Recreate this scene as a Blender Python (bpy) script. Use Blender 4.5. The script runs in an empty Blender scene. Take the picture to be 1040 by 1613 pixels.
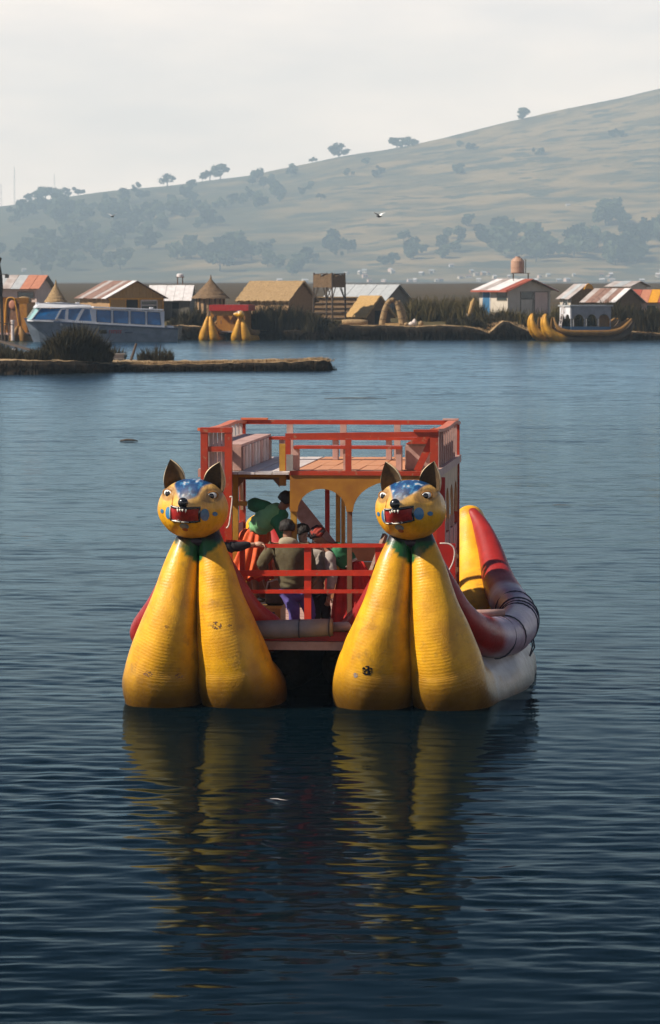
import bpy, bmesh, math, random
import numpy as np
from mathutils import Vector, Matrix, noise, Quaternion
random.seed(7); RNG = np.random.default_rng(7)
R = math.radians; PI = math.pi
S = bpy.context.scene
COL = S.collection

# ------------------------------------------------------------------ camera
F, CX, HZ, H = 6160.0, 520.0, 440.0, 6.1
PITCH = math.atan((806.5 - HZ) / F)
cam_d = bpy.data.cameras.new('camera'); cam = bpy.data.objects.new('camera', cam_d); COL.objects.link(cam)
cam.location = (0, 0, H); cam.rotation_euler = (PI / 2 - PITCH, 0, 0)
cam_d.sensor_fit = 'VERTICAL'; cam_d.sensor_height = 24.0; cam_d.lens = 24.0 * F / 1613.0
cam_d.clip_start = 0.5; cam_d.clip_end = 30000
cam_d.dof.use_dof = True; cam_d.dof.focus_distance = 56.0; cam_d.dof.aperture_fstop = 5.0
S.camera = cam

# ------------------------------------------------------------------ world, sun, exposure
SUN_EL = R(41); SUN_AZ = R(-105)                  # azimuth clockwise from +Y (the camera looks along +Y): sun at the left, a little to the front
SUN_DIR = Vector((math.sin(SUN_AZ) * math.cos(SUN_EL), math.cos(SUN_AZ) * math.cos(SUN_EL), math.sin(SUN_EL)))
W_ = bpy.data.worlds.new('World'); S.world = W_; W_.use_nodes = True
nt = W_.node_tree; nt.nodes.clear()
def wn(t, **k):
    n = nt.nodes.new(t)
    for a, b in k.items(): setattr(n, a, b)
    return n
sky = wn('ShaderNodeTexSky', sky_type='NISHITA', sun_disc=False, sun_elevation=SUN_EL, sun_rotation=SUN_AZ % (2 * PI),
         altitude=3800, air_density=1.0, dust_density=0.3, ozone_density=3.0)
bg = wn('ShaderNodeBackground'); bg.inputs['Strength'].default_value = 0.062
out = wn('ShaderNodeOutputWorld')
# thin high cloud and ground mist: densest at the horizon, thinning upwards all round
tc = wn('ShaderNodeTexCoord'); sx = wn('ShaderNodeSeparateXYZ'); nt.links.new(tc.outputs['Generated'], sx.inputs[0])
m1 = wn('ShaderNodeMath', operation='MAXIMUM'); nt.links.new(sx.outputs['Z'], m1.inputs[0]); m1.inputs[1].default_value = 0.0
m0 = wn('ShaderNodeMath', operation='MULTIPLY'); nt.links.new(m1.outputs[0], m0.inputs[0]); nt.links.new(m1.outputs[0], m0.inputs[1])
m00 = wn('ShaderNodeMath', operation='MULTIPLY'); nt.links.new(m0.outputs[0], m00.inputs[0]); nt.links.new(m1.outputs[0], m00.inputs[1])
m2 = wn('ShaderNodeMath', operation='MULTIPLY'); nt.links.new(m00.outputs[0], m2.inputs[0]); m2.inputs[1].default_value = -520.0
m3 = wn('ShaderNodeMath', operation='EXPONENT'); nt.links.new(m2.outputs[0], m3.inputs[0])
mp = wn('ShaderNodeMapping'); mp.inputs['Scale'].default_value = (9, 9, 38); nt.links.new(tc.outputs['Generated'], mp.inputs[0])
nz = wn('ShaderNodeTexNoise'); nz.inputs['Scale'].default_value = 1.4; nz.inputs['Detail'].default_value = 7; nz.inputs['Roughness'].default_value = .55
nt.links.new(mp.outputs[0], nz.inputs['Vector'])
m4 = wn('ShaderNodeMapRange'); nt.links.new(nz.outputs[0], m4.inputs[0])
m4.inputs[1].default_value = .35; m4.inputs[2].default_value = .7; m4.inputs[3].default_value = .74; m4.inputs[4].default_value = 1.0
m5 = wn('ShaderNodeMath', operation='MULTIPLY'); nt.links.new(m3.outputs[0], m5.inputs[0]); nt.links.new(m4.outputs[0], m5.inputs[1])
mx = wn('ShaderNodeMix', data_type='RGBA'); nt.links.new(m5.outputs[0], mx.inputs[0]); nt.links.new(sky.outputs[0], mx.inputs[6])
mx.inputs[7].default_value = (20.8, 17.1, 13.9, 1)
nt.links.new(mx.outputs[2], bg.inputs['Color']); nt.links.new(bg.outputs[0], out.inputs['Surface'])

sun_d = bpy.data.lights.new('sun', 'SUN'); sun_d.energy = 5.0; sun_d.angle = R(0.6); sun_d.color = (1.0, .91, .78)
sun = bpy.data.objects.new('sun', sun_d); COL.objects.link(sun); sun.location = (-60, 60, 80)
sun.rotation_euler = SUN_DIR.to_track_quat('Z', 'Y').to_euler()
vs = S.view_settings; vs.view_transform = 'Standard'; vs.look = 'None'; vs.gamma = 1.0; vs.exposure = 0.58; vs.use_curve_mapping = False
S.render.engine = 'CYCLES'
cy = S.cycles; cy.max_bounces = 6; cy.diffuse_bounces = 2; cy.glossy_bounces = 3; cy.transmission_bounces = 4; cy.volume_bounces = 1
cy.transparent_max_bounces = 6; cy.caustics_reflective = False; cy.caustics_refractive = False; cy.use_denoising = True
try: cy.denoiser = 'OPENIMAGEDENOISE'
except Exception: pass

# ------------------------------------------------------------------ picking points: pixel of the photograph + distance -> metres
CAM = Vector((0, 0, H)); FW = Vector((0, math.cos(PITCH), -math.sin(PITCH))); UP = Vector((0, math.sin(PITCH), math.cos(PITCH)))
def ray(px, py): return FW + Vector(((px - CX) / F, 0, 0)) + UP * ((806.5 - py) / F)
def W(px, py, Y):
    d = ray(px, py); return CAM + d * (Y / d.y)
def G(px, py, z=0.0):
    d = ray(px, py); return CAM + d * ((z - H) / d.z)
def ppm(Y): return F / Y
BYAW = R(-5.5); BO = Vector((-0.42, 55.0, 0.0))
BM = Matrix.Translation(BO) @ Matrix.Rotation(BYAW, 4, 'Z'); BI = BM.inverted()
def L(px, py, ly):                                  # boat-local point seen at a pixel, at boat-local depth ly
    d = ray(px, py); e = BM.to_3x3() @ Vector((0, 1, 0))
    t = (ly - e.dot(CAM - BO)) / e.dot(d)
    return BI @ (CAM + d * t)

# ------------------------------------------------------------------ materials
def mat(name, c1, c2=None, scale=4.0, rough=.6, bump=0.0, bscale=60.0, stretch=(1, 1, 1), lo=.35, hi=.65, spec=.4, wear=None, wscale=9.0, wlo=.6, whi=.66, attr=None, rings=None, coat=0.0, metal=0.0, bdist=.01):
    m = bpy.data.materials.new(name); m.use_nodes = True
    t = m.node_tree; N = t.nodes; K = t.links; b = N['Principled BSDF']
    b.inputs['Roughness'].default_value = rough; b.inputs['Specular IOR Level'].default_value = spec
    b.inputs['Metallic'].default_value = metal
    if coat: b.inputs['Coat Weight'].default_value = coat; b.inputs['Coat Roughness'].default_value = .18
    tc = N.new('ShaderNodeTexCoord'); mp = N.new('ShaderNodeMapping'); mp.inputs['Scale'].default_value = stretch
    K.new(tc.outputs['Object'], mp.inputs[0])
    def noise_(sc, det=6):
        n = N.new('ShaderNodeTexNoise'); n.inputs['Scale'].default_value = sc; n.inputs['Detail'].default_value = det
        n.inputs['Roughness'].default_value = .6; K.new(mp.outputs[0], n.inputs['Vector']); return n
    def mr(src, a, b_, c=0., d=1.):
        r = N.new('ShaderNodeMapRange'); K.new(src, r.inputs[0])
        for i, v in zip((1, 2, 3, 4), (a, b_, c, d)): r.inputs[i].default_value = v
        return r.outputs[0]
    def mix(f, a, b_, mode='MIX'):
        x = N.new('ShaderNodeMix'); x.data_type = 'RGBA'; x.blend_type = mode
        for s, v in ((0, f), (6, a), (7, b_)):
            if hasattr(v, 'is_output'): K.new(v, x.inputs[s])
            elif isinstance(v, (int, float)): x.inputs[s].default_value = v
            else: x.inputs[s].default_value = (*v, 1)
        return x.outputs[2]
    c = c1
    if attr:
        a = N.new('ShaderNodeAttribute'); a.attribute_name = attr; c = a.outputs['Color']
        if c2:
            g = mix(mr(noise_(scale).outputs[0], lo, hi), (1, 1, 1), c2); c = mix(1.0, c, g, 'MULTIPLY')
    elif c2: c = mix(mr(noise_(scale).outputs[0], lo, hi), c1, c2)
    if wear: c = mix(mr(noise_(wscale, 8).outputs[0], wlo, whi), c, wear)
    if hasattr(c, 'is_output'): K.new(c, b.inputs['Base Color'])
    else: b.inputs['Base Color'].default_value = (*c, 1)
    if bump:
        n = noise_(bscale); h = n.outputs[0]
        bp = N.new('ShaderNodeBump'); bp.inputs['Strength'].default_value = bump; bp.inputs['Distance'].default_value = bdist
        if rings:
            uv = N.new('ShaderNodeUVMap'); sx = N.new('ShaderNodeSeparateXYZ'); K.new(uv.outputs[0], sx.inputs[0])
            q = N.new('ShaderNodeMath'); q.operation = 'MULTIPLY_ADD'; K.new(sx.outputs['Y'], q.inputs[0]); q.inputs[1].default_value = rings
            n2 = noise_(2.2); K.new(mr(n2.outputs[0], 0, 1, 0, 9), q.inputs[2])
            sn = N.new('ShaderNodeMath'); sn.operation = 'SINE'; K.new(q.outputs[0], sn.inputs[0])
            am = mr(noise_(1.3).outputs[0], .35, .6, .15, 1)
            mu = N.new('ShaderNodeMath'); mu.operation = 'MULTIPLY'; K.new(sn.outputs[0], mu.inputs[0]); K.new(am, mu.inputs[1])
            ad = N.new('ShaderNodeMath'); ad.operation = 'MULTIPLY_ADD'; K.new(mu.outputs[0], ad.inputs[0]); ad.inputs[1].default_value = .17; K.new(h, ad.inputs[2]); h = ad.outputs[0]
        K.new(h, bp.inputs['Height']); K.new(bp.outputs[0], b.inputs['Normal'])
        rr = mr(n.outputs[0], .3, .7, max(.03, rough - .1), min(1, rough + .15)); K.new(rr, b.inputs['Roughness'])
    return m
M = {}
def dm(key, *a, **k): M[key] = mat(key, *a, **k)
# boat
dm('hull_paint', (.7, .35, .03), (.72, .66, .60), attr='paint', scale=3.2, rough=.40, bump=.38, bscale=34, rings=150.0, wear=(.24, .13, .03), wscale=4.0, wlo=.56, whi=.82, coat=.07, bdist=.012)
dm('roll_paint', (.5, .04, .03), (.75, .7, .7), attr='paint', scale=4, rough=.45, bump=.4, bscale=30, coat=.1)
dm('head_paint', (.7, .35, .03), (.80, .74, .66), attr='paint', scale=6, rough=.33, bump=.55, bscale=16, stretch=(2.2, 2.2, .55), coat=.2, bdist=.02)
dm('ear_inside', (.10, .06, .025), (.05, .03, .015), scale=14, rough=.7, bump=.4, bscale=40)
dm('ear_rim', (.62, .45, .22), (.75, .6, .4), scale=10, rough=.5)
dm('gloss_black', (.012, .012, .014), rough=.2, spec=.6)
dm('eye_white', (.8, .78, .72), rough=.2, spec=.6)
dm('mouth_red', (.42, .03, .025), (.25, .015, .015), scale=20, rough=.4)
dm('tooth_white', (.75, .70, .58), rough=.35)
dm('blue_paint', (.03, .12, .30), (.06, .25, .38), scale=18, rough=.35)
dm('dark_collar', (.02, .018, .022), (.05, .03, .04), scale=12, rough=.55)
dm('red_rail', (.42, .040, .012), (.32, .03, .012), scale=6, rough=.42, bump=.15, bscale=50, wear=(.34, .13, .07), wscale=11, wlo=.61, whi=.66)
dm('bright_red', (.58, .034, .008), (.46, .024, .008), scale=6, rough=.45, bump=.2, bscale=40, wear=(.36, .10, .05), wscale=12, wlo=.63, whi=.67)
dm('red_board', (.38, .016, .010), (.28, .012, .01), scale=4, rough=.45, bump=.15, bscale=50)
dm('orange_rail', (.62, .17, .07), (.5, .12, .06), scale=6, rough=.45, bump=.15, bscale=50)
dm('mustard', (.36, .155, .014), (.26, .10, .012), scale=3, rough=.45, bump=.15, bscale=40)
dm('mustard_post', (.45, .24, .03), (.33, .16, .02), scale=6, rough=.5, bump=.15, bscale=40)
dm('cream_panel', (.55, .36, .2), (.42, .25, .13), scale=4, rough=.5)
dm('deck_wood', (.60, .28, .14), (.46, .20, .10), scale=3, rough=.6, bump=.2, bscale=30, stretch=(1, 6, 1))
dm('white_wood', (.62, .56, .52), (.48, .40, .37), scale=5, rough=.55, bump=.15, bscale=40)
dm('pink_wood', (.52, .33, .28), (.38, .22, .18), scale=5, rough=.55, bump=.15, bscale=40)
dm('grey_wood', (.30, .27, .24), (.2, .18, .17), scale=6, rough=.7, bump=.2, bscale=40)
dm('brown_wood', (.20, .09, .045), (.13, .06, .03), scale=6, rough=.55, bump=.2, bscale=40)
dm('grey_pad', (.25, .215, .205), (.19, .165, .16), scale=5, rough=.55, bump=.2, bscale=20)
dm('cord', (.035, .035, .05), rough=.7)
dm('white_rope', (.7, .62, .55), (.5, .42, .36), scale=30, rough=.8)
# people
dm('skin', (.26, .125, .07), (.22, .10, .055), scale=12, rough=.5)
dm('pale_skin', (.45, .27, .19), (.40, .23, .15), scale=12, rough=.5)
dm('hair', (.010, .008, .008), (.028, .022, .018), scale=30, rough=.55, bump=1.0, bscale=45, stretch=(2, 2, .6), spec=.3)
dm('green_cloth', (.035, .20, .085), (.02, .13, .055), scale=5, rough=.75, bump=.5, bscale=9, bdist=.03)
dm('light_green_cloth', (.20, .44, .21), (.14, .36, .16), scale=5, rough=.72, bump=.5, bscale=9, bdist=.03)
dm('orange_skirt', (.76, .13, .025), (.62, .07, .018), scale=5, rough=.7, bump=.4, bscale=14)
dm('red_skirt', (.58, .024, .016), (.42, .016, .012), scale=5, rough=.7, bump=.4, bscale=14)
dm('khaki_cloth', (.105, .088, .045), (.075, .06, .03), scale=7, rough=.85, bump=.5, bscale=12, bdist=.03)
dm('hood_cloth_sunlit', (.34, .28, .19), (.27, .22, .14), scale=9, rough=.85, bump=.5, bscale=14, bdist=.02)  # hood of the khaki jacket, sunlight put into its paler colour
dm('violet_cloth', (.11, .085, .30), (.08, .06, .22), scale=8, rough=.85, bump=.4, bscale=14)
dm('grey_cloth', (.38, .33, .29), (.28, .24, .21), scale=12, rough=.9, bump=.5, bscale=18)
dm('black_cloth', (.014, .014, .018), (.022, .02, .025), scale=8, rough=.85)
dm('scarf_cloth', (.30, .035, .02), (.02, .012, .015), scale=9, lo=.47, hi=.53, rough=.8, wear=(.35, .45, .6), wscale=6, wlo=.66, whi=.69)
dm('orange_yellow_cloth', (.75, .30, .03), (.62, .09, .02), scale=4, lo=.45, hi=.55, rough=.8)
dm('dark_leather', (.03, .022, .016), (.06, .04, .025), scale=8, rough=.5)
# shore
dm('thatch', (.36, .245, .13), (.23, .15, .075), scale=6, rough=.95, bump=.9, bscale=14, stretch=(1, 1, 1), bdist=.06, spec=.1)
dm('brown_thatch', (.20, .13, .075), (.13, .085, .05), scale=6, rough=.95, bump=.9, bscale=14, bdist=.06, spec=.1)
dm('gold_thatch', (.44, .28, .12), (.32, .20, .08), scale=6, rough=.95, bump=.8, bscale=14, bdist=.05, spec=.1)
dm('reed_board', (.44, .26, .09), (.32, .18, .06), scale=5, rough=.9, bump=.4, bscale=20, stretch=(4, 4, .5), spec=.1)
dm('mat_board', (.34, .22, .12), (.27, .165, .09), scale=5, rough=.9, bump=.4, bscale=20, spec=.1)
dm('grey_board', (.20, .175, .14), (.13, .115, .09), scale=5, rough=.85, bump=.3, bscale=20, stretch=(3, 3, .5))
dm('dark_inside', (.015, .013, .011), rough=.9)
dm('rust_sheet', (.17, .085, .06), (.26, .16, .12), scale=2.5, rough=.6, bump=.2)
dm('pale_sheet', (.46, .41, .38), (.30, .24, .21), scale=1.2, rough=.45, bump=.1)
dm('white_sheet', (.72, .68, .66), (.56, .52, .50), scale=2.0, rough=.5)
dm('grey_sheet', (.40, .41, .41), (.33, .34, .34), scale=2.0, rough=.5)
dm('orange_sheet', (.46, .19, .11), (.38, .15, .09), scale=2.5, rough=.55)
dm('red_sheet', (.34, .085, .05), (.27, .07, .045), scale=2.5, rough=.55)
dm('yellow_board', (.65, .30, .02), (.5, .22, .02), scale=3, rough=.5)
dm('plaster', (.52, .46, .38), (.45, .39, .31), scale=1.5, rough=.8)
dm('plaster_pink', (.62, .46, .38), (.55, .40, .33), scale=1.5, rough=.8)
dm('blue_door', (.04, .13, .24), rough=.5)
dm('window_glass', (.02, .03, .03), rough=.15, spec=.6)
dm('tank_plastic', (.42, .25, .17), (.36, .21, .14), scale=3, rough=.5)
dm('dark_pole', (.06, .042, .03), (.09, .06, .04), scale=6, rough=.8)
dm('boat_white', (.66, .66, .68), (.56, .56, .58), scale=1.2, rough=.4)
dm('boat_grey', (.20, .235, .28), (.13, .16, .19), scale=1.2, rough=.4)
dm('boat_glass', (.006, .075, .20), (.01, .12, .32), scale=1.5, rough=.25, spec=.4)
dm('boat_green_glass', (.25, .42, .42), rough=.15, spec=.6)
dm('navy', (.012, .03, .07), rough=.4)
dm('sign_red', (.28, .02, .03), rough=.5)
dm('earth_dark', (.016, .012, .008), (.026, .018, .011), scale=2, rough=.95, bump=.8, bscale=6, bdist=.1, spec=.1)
dm('reed_ground', (.10, .075, .035), (.06, .05, .022), scale=1.5, rough=.95, bump=.9, bscale=8, bdist=.1, spec=.1)
dm('straw_top', (.46, .32, .18), (.30, .20, .10), scale=2.5, rough=.95, bump=.9, bscale=8, bdist=.1, spec=.1)
dm('reed_blade', (.055, .046, .016), (.10, .072, .026), scale=.8, rough=.8, spec=.15)
dm('reed_dark', (.022, .019, .009), (.048, .036, .015), scale=.8, rough=.8, spec=.15)
dm('marsh', (.085, .055, .030), (.05, .04, .02), scale=.02, stretch=(1, 3, 1), rough=.95, bump=.6, bscale=.6, bdist=.5, spec=.1)
dm('leaf', (.045, .060, .025), (.07, .08, .03), scale=.4, rough=.7, spec=.2)
dm('leaf_dry', (.075, .07, .03), (.11, .09, .04), scale=.6, rough=.8, spec=.2)
dm('bark', (.07, .055, .04), rough=.9)
dm('bird_white', (.7, .7, .68), rough=.8)
dm('bird_dark', (.05, .05, .05), rough=.8)

dm('cabin_white_shaded', (.26, .27, .29), (.20, .21, .22), scale=2, rough=.6)  # long sides of the white cabin, their shade put into the grey
dm('hull_moored', (.5, .25, .02), (.62, .55, .48), attr='paint', scale=2.2, rough=.55, bump=.4, bscale=14)
# ------------------------------------------------------------------ mesh collecting
class MB:
    def __init__(s): s.v = []; s.f = []; s.m = []; s.uv = None; s.col = None
    def add(s, v, f, m=0):
        o = len(s.v); s.v += [tuple(p) for p in v]; s.f += [tuple(i + o for i in q) for q in f]; s.m += [m] * len(f); return o
    def box(s, a, b, m=0):                          # axis box from corner a to corner b
        x0, y0, z0 = [min(p, q) for p, q in zip(a, b)]; x1, y1, z1 = [max(p, q) for p, q in zip(a, b)]
        s.add([(x0, y0, z0), (x1, y0, z0), (x1, y1, z0), (x0, y1, z0), (x0, y0, z1), (x1, y0, z1), (x1, y1, z1), (x0, y1, z1)],
              [(0, 3, 2, 1), (4, 5, 6, 7), (0, 1, 5, 4), (1, 2, 6, 5), (2, 3, 7, 6), (3, 0, 4, 7)], m)
        return s
    def bar(s, p, q, w=.05, h=None, m=0, up=(0, 0, 1)):   # rectangular bar between two points
        p, q = Vector(p), Vector(q); h = h or w; d = (q - p).normalized(); u = Vector(up)
        if abs(d.dot(u)) > .98: u = Vector((0, 1, 0))
        a = d.cross(u).normalized() * (w / 2); b = a.cross(d).normalized() * (h / 2)
        s.add([p - a - b, p + a - b, p + a + b, p - a + b, q - a - b, q + a - b, q + a + b, q - a + b],
              [(0, 1, 2, 3), (7, 6, 5, 4), (0, 4, 5, 1), (1, 5, 6, 2), (2, 6, 7, 3), (3, 7, 4, 0)], m); return s
    def tube(s, pts, r, n=8, m=0, cap=True):
        pts = [Vector(p) for p in pts]; rs = r if hasattr(r, '__len__') else [r] * len(pts)
        t0 = (pts[1] - pts[0]).normalized(); a = t0.orthogonal().normalized(); o0 = len(s.v); vs = []; fs = []
        for i, p in enumerate(pts):
            t = (pts[min(i + 1, len(pts) - 1)] - pts[max(i - 1, 0)]).normalized()
            a = (a - t * a.dot(t)).normalized(); b = t.cross(a)
            vs += [p + (a * math.cos(k * 2 * PI / n) + b * math.sin(k * 2 * PI / n)) * rs[i] for k in range(n)]
        for i in range(len(pts) - 1):
            for k in range(n):
                k2 = (k + 1) % n; fs.append((i * n + k, i * n + k2, (i + 1) * n + k2, (i + 1) * n + k))
        if cap: fs.append(tuple(range(n))[::-1]); fs.append(tuple((len(pts) - 1) * n + k for k in range(n)))
        s.add(vs, fs, m); return s
    def ell(s, c, r, nu=14, nv=9, m=0, rot=None):
        c = Vector(c); vs = []; fs = []
        for i in range(nv + 1):
            th = PI * i / nv
            for k in range(nu):
                p = Vector((r[0] * math.sin(th) * math.cos(2 * PI * k / nu), r[1] * math.sin(th) * math.sin(2 * PI * k / nu), r[2] * math.cos(th)))
                vs.append(c + (rot @ p if rot else p))
        for i in range(nv):
            for k in range(nu):
                k2 = (k + 1) % nu; fs.append((i * nu + k, (i + 1) * nu + k, (i + 1) * nu + k2, i * nu + k2))
        s.add(vs, fs, m); return s
    def prism(s, poly, d, m=0):                     # polygon (3-D points) extruded by vector d
        n = len(poly); d = Vector(d); vs = [Vector(p) for p in poly] + [Vector(p) + d for p in poly]
        fs = [tuple(range(n)), tuple(range(2 * n - 1, n - 1, -1))] + [(i, i + n, (i + 1) % n + n, (i + 1) % n) for i in range(n)]
        s.add(vs, fs, m); return s
    def build(s, name, mats, parent=None, smooth=False, bevel=0, **props):
        me = bpy.data.meshes.new(name); me.from_pydata(s.v, [], s.f)
        for x in (mats if isinstance(mats, (list, tuple)) else [mats]): me.materials.append(M[x] if isinstance(x, str) else x)
        me.polygons.foreach_set('material_index', s.m)
        if s.col is not None:
            ca = me.color_attributes.new('paint', 'FLOAT_COLOR', 'POINT'); ca.data.foreach_set('color', np.asarray(s.col, dtype=np.float32).ravel())
        if s.uv is not None:
            ul = me.uv_layers.new(name='UVMap'); li = np.zeros(len(me.loops), dtype=np.int32); me.loops.foreach_get('vertex_index', li)
            ul.data.foreach_set('uv', np.asarray(s.uv, dtype=np.float32)[li].ravel())
        bm = bmesh.new(); bm.from_mesh(me); bmesh.ops.recalc_face_normals(bm, faces=bm.faces)
        if bevel: bmesh.ops.bevel(bm, geom=list(bm.edges), offset=bevel, segments=1, affect='EDGES', clamp_overlap=True)
        bm.to_mesh(me); bm.free()
        if smooth: me.polygons.foreach_set('use_smooth', [True] * len(me.polygons))
        me.update(); o = bpy.data.objects.new(name, me); COL.objects.link(o)
        if parent: o.parent = parent
        for k, v in props.items(): o[k] = v
        return o
def empty(name, loc=(0, 0, 0), rz=0.0):
    o = bpy.data.objects.new(name, None); COL.objects.link(o); o.location = loc; o.rotation_euler = (0, 0, rz); o.empty_display_size = .3; return o
def tag(o, label, cat=None, group=None, kind=None):
    o['label'] = label
    if cat: o['category'] = cat
    if group: o['group'] = group
    if kind: o['kind'] = kind
    return o
def kids(o): return [c for c in bpy.data.objects if c.parent is o]
def copy_tree(o, parent=None, amap=None):
    c = o.copy(); COL.objects.link(c)
    if parent: c.parent = parent
    for ch in kids(o): copy_tree(ch, c)
    return c
def quick(name, mats, parent, fn, **k):
    b = MB(); fn(b); return b.build(name, mats, parent, **k)
def nz3(x, y, z): return noise.noise(Vector((x, y, z)))
def catmull(P, sub):
    P = np.array(P, float); n = len(P); out = []
    for i in range(n - 1):
        p0, p1, p2, p3 = P[max(i - 1, 0)], P[i], P[i + 1], P[min(i + 2, n - 1)]
        for k in range(sub):
            t = k / sub
            out.append(.5 * ((2 * p1) + (-p0 + p2) * t + (2 * p0 - 5 * p1 + 4 * p2 - p3) * t * t + (-p0 + 3 * p1 - 3 * p2 + p3) * t ** 3))
    out.append(P[-1]); return np.array(out)
# ================================================================== SETTING
# ------------------------------------------------------------------ water
def water_material():
    m = bpy.data.materials.new('lake_water'); m.use_nodes = True
    t = m.node_tree; N = t.nodes; K = t.links; b = N['Principled BSDF']
    
    tc = N.new('ShaderNodeTexCoord')
    def noise_(sx, sy, det, rot=0.0):
        mp = N.new('ShaderNodeMapping'); mp.inputs['Scale'].default_value = (sx, sy, 1); mp.inputs['Rotation'].default_value = (0, 0, rot)
        K.new(tc.outputs['Object'], mp.inputs[0]); n = N.new('ShaderNodeTexNoise'); n.inputs['Scale'].default_value = 1; n.inputs['Detail'].default_value = det
        K.new(mp.outputs[0], n.inputs['Vector']); return n.outputs[0]
    sy_ = N.new('ShaderNodeSeparateXYZ'); K.new(tc.outputs['Object'], sy_.inputs[0])
    def colnoise(sx, sy, det, rot=0.0):
        mp = N.new('ShaderNodeMapping'); mp.inputs['Scale'].default_value = (sx, sy, 1); mp.inputs['Rotation'].default_value = (0, 0, rot)
        K.new(tc.outputs['Object'], mp.inputs[0]); n = N.new('ShaderNodeTexNoise'); n.inputs['Scale'].default_value = 1; n.inputs['Detail'].default_value = det
        K.new(mp.outputs[0], n.inputs['Vector'])
        v = N.new('ShaderNodeVectorMath'); v.operation = 'SUBTRACT'; K.new(n.outputs['Color'], v.inputs[0]); v.inputs[1].default_value = (.5, .5, .5); return v.outputs[0]
    def vm(op, x, y):
        v = N.new('ShaderNodeVectorMath'); v.operation = op
        for k, s in enumerate((x, y)):
            if hasattr(s, 'is_output'): K.new(s, v.inputs[k])
            else: v.inputs[k].default_value = s
        return v.outputs[0]
    # slopes of the small ripples, as a field over the lake (finer than the modelled waves); calm lanes and rougher patches
    c = noise_(.010, .045, 4, .1); r = N.new('ShaderNodeMapRange'); K.new(c, r.inputs[0])
    for i, v in zip((1, 2, 3, 4), (.38, .64, .55, 1.0)): r.inputs[i].default_value = v
    gr = N.new('ShaderNodeMapRange'); K.new(sy_.outputs['Y'], gr.inputs[0])
    for i, v in zip((1, 2, 3, 4), (45, 230, .20, 1.0)): gr.inputs[i].default_value = v
    am = N.new('ShaderNodeMath'); am.operation = 'MULTIPLY'; K.new(r.outputs[0], am.inputs[0]); K.new(gr.outputs[0], am.inputs[1])
    s1 = vm('MULTIPLY', vm('ADD', colnoise(1.6, 4.5, 3, .1), colnoise(.35, 1.3, 2, -.2)), (.20, .34, 0.0))
    sc_ = N.new('ShaderNodeVectorMath'); sc_.operation = 'SCALE'; K.new(s1, sc_.inputs[0]); K.new(am.outputs[0], sc_.inputs['Scale'])
    ro = N.new('ShaderNodeMapRange'); K.new(gr.outputs[0], ro.inputs[0]); ro.inputs[3].default_value = .035; ro.inputs[4].default_value = .16; 
    ge = N.new('ShaderNodeNewGeometry'); nrm = vm('NORMALIZE', vm('ADD', ge.outputs['Normal'], sc_.outputs[0]), (0, 0, 0))
    # surface: dark water below, sky and boat mirrored above it by the Fresnel law (steepened, as small waves hide each other at low angles)
    fr = N.new('ShaderNodeFresnel'); fr.inputs['IOR'].default_value = 1.33; K.new(nrm, fr.inputs['Normal'])
    pw = N.new('ShaderNodeMath'); pw.operation = 'POWER'; K.new(fr.outputs[0], pw.inputs[0]); pw.inputs[1].default_value = 2.6
    gl = N.new('ShaderNodeBsdfGlossy'); gl.inputs['Color'].default_value = (.60, .85, 1.0, 1); K.new(ro.outputs[0], gl.inputs['Roughness']); K.new(nrm, gl.inputs['Normal'])
    df = N.new('ShaderNodeBsdfDiffuse'); df.inputs['Color'].default_value = (.0012, .005, .008, 1)
    ms = N.new('ShaderNodeMixShader'); K.new(pw.outputs[0], ms.inputs[0]); K.new(df.outputs[0], ms.inputs[1]); K.new(gl.outputs[0], ms.inputs[2])
    K.new(ms.outputs[0], N['Material Output'].inputs['Surface']); N.remove(b)
    return m
M['water'] = water_material()
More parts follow.
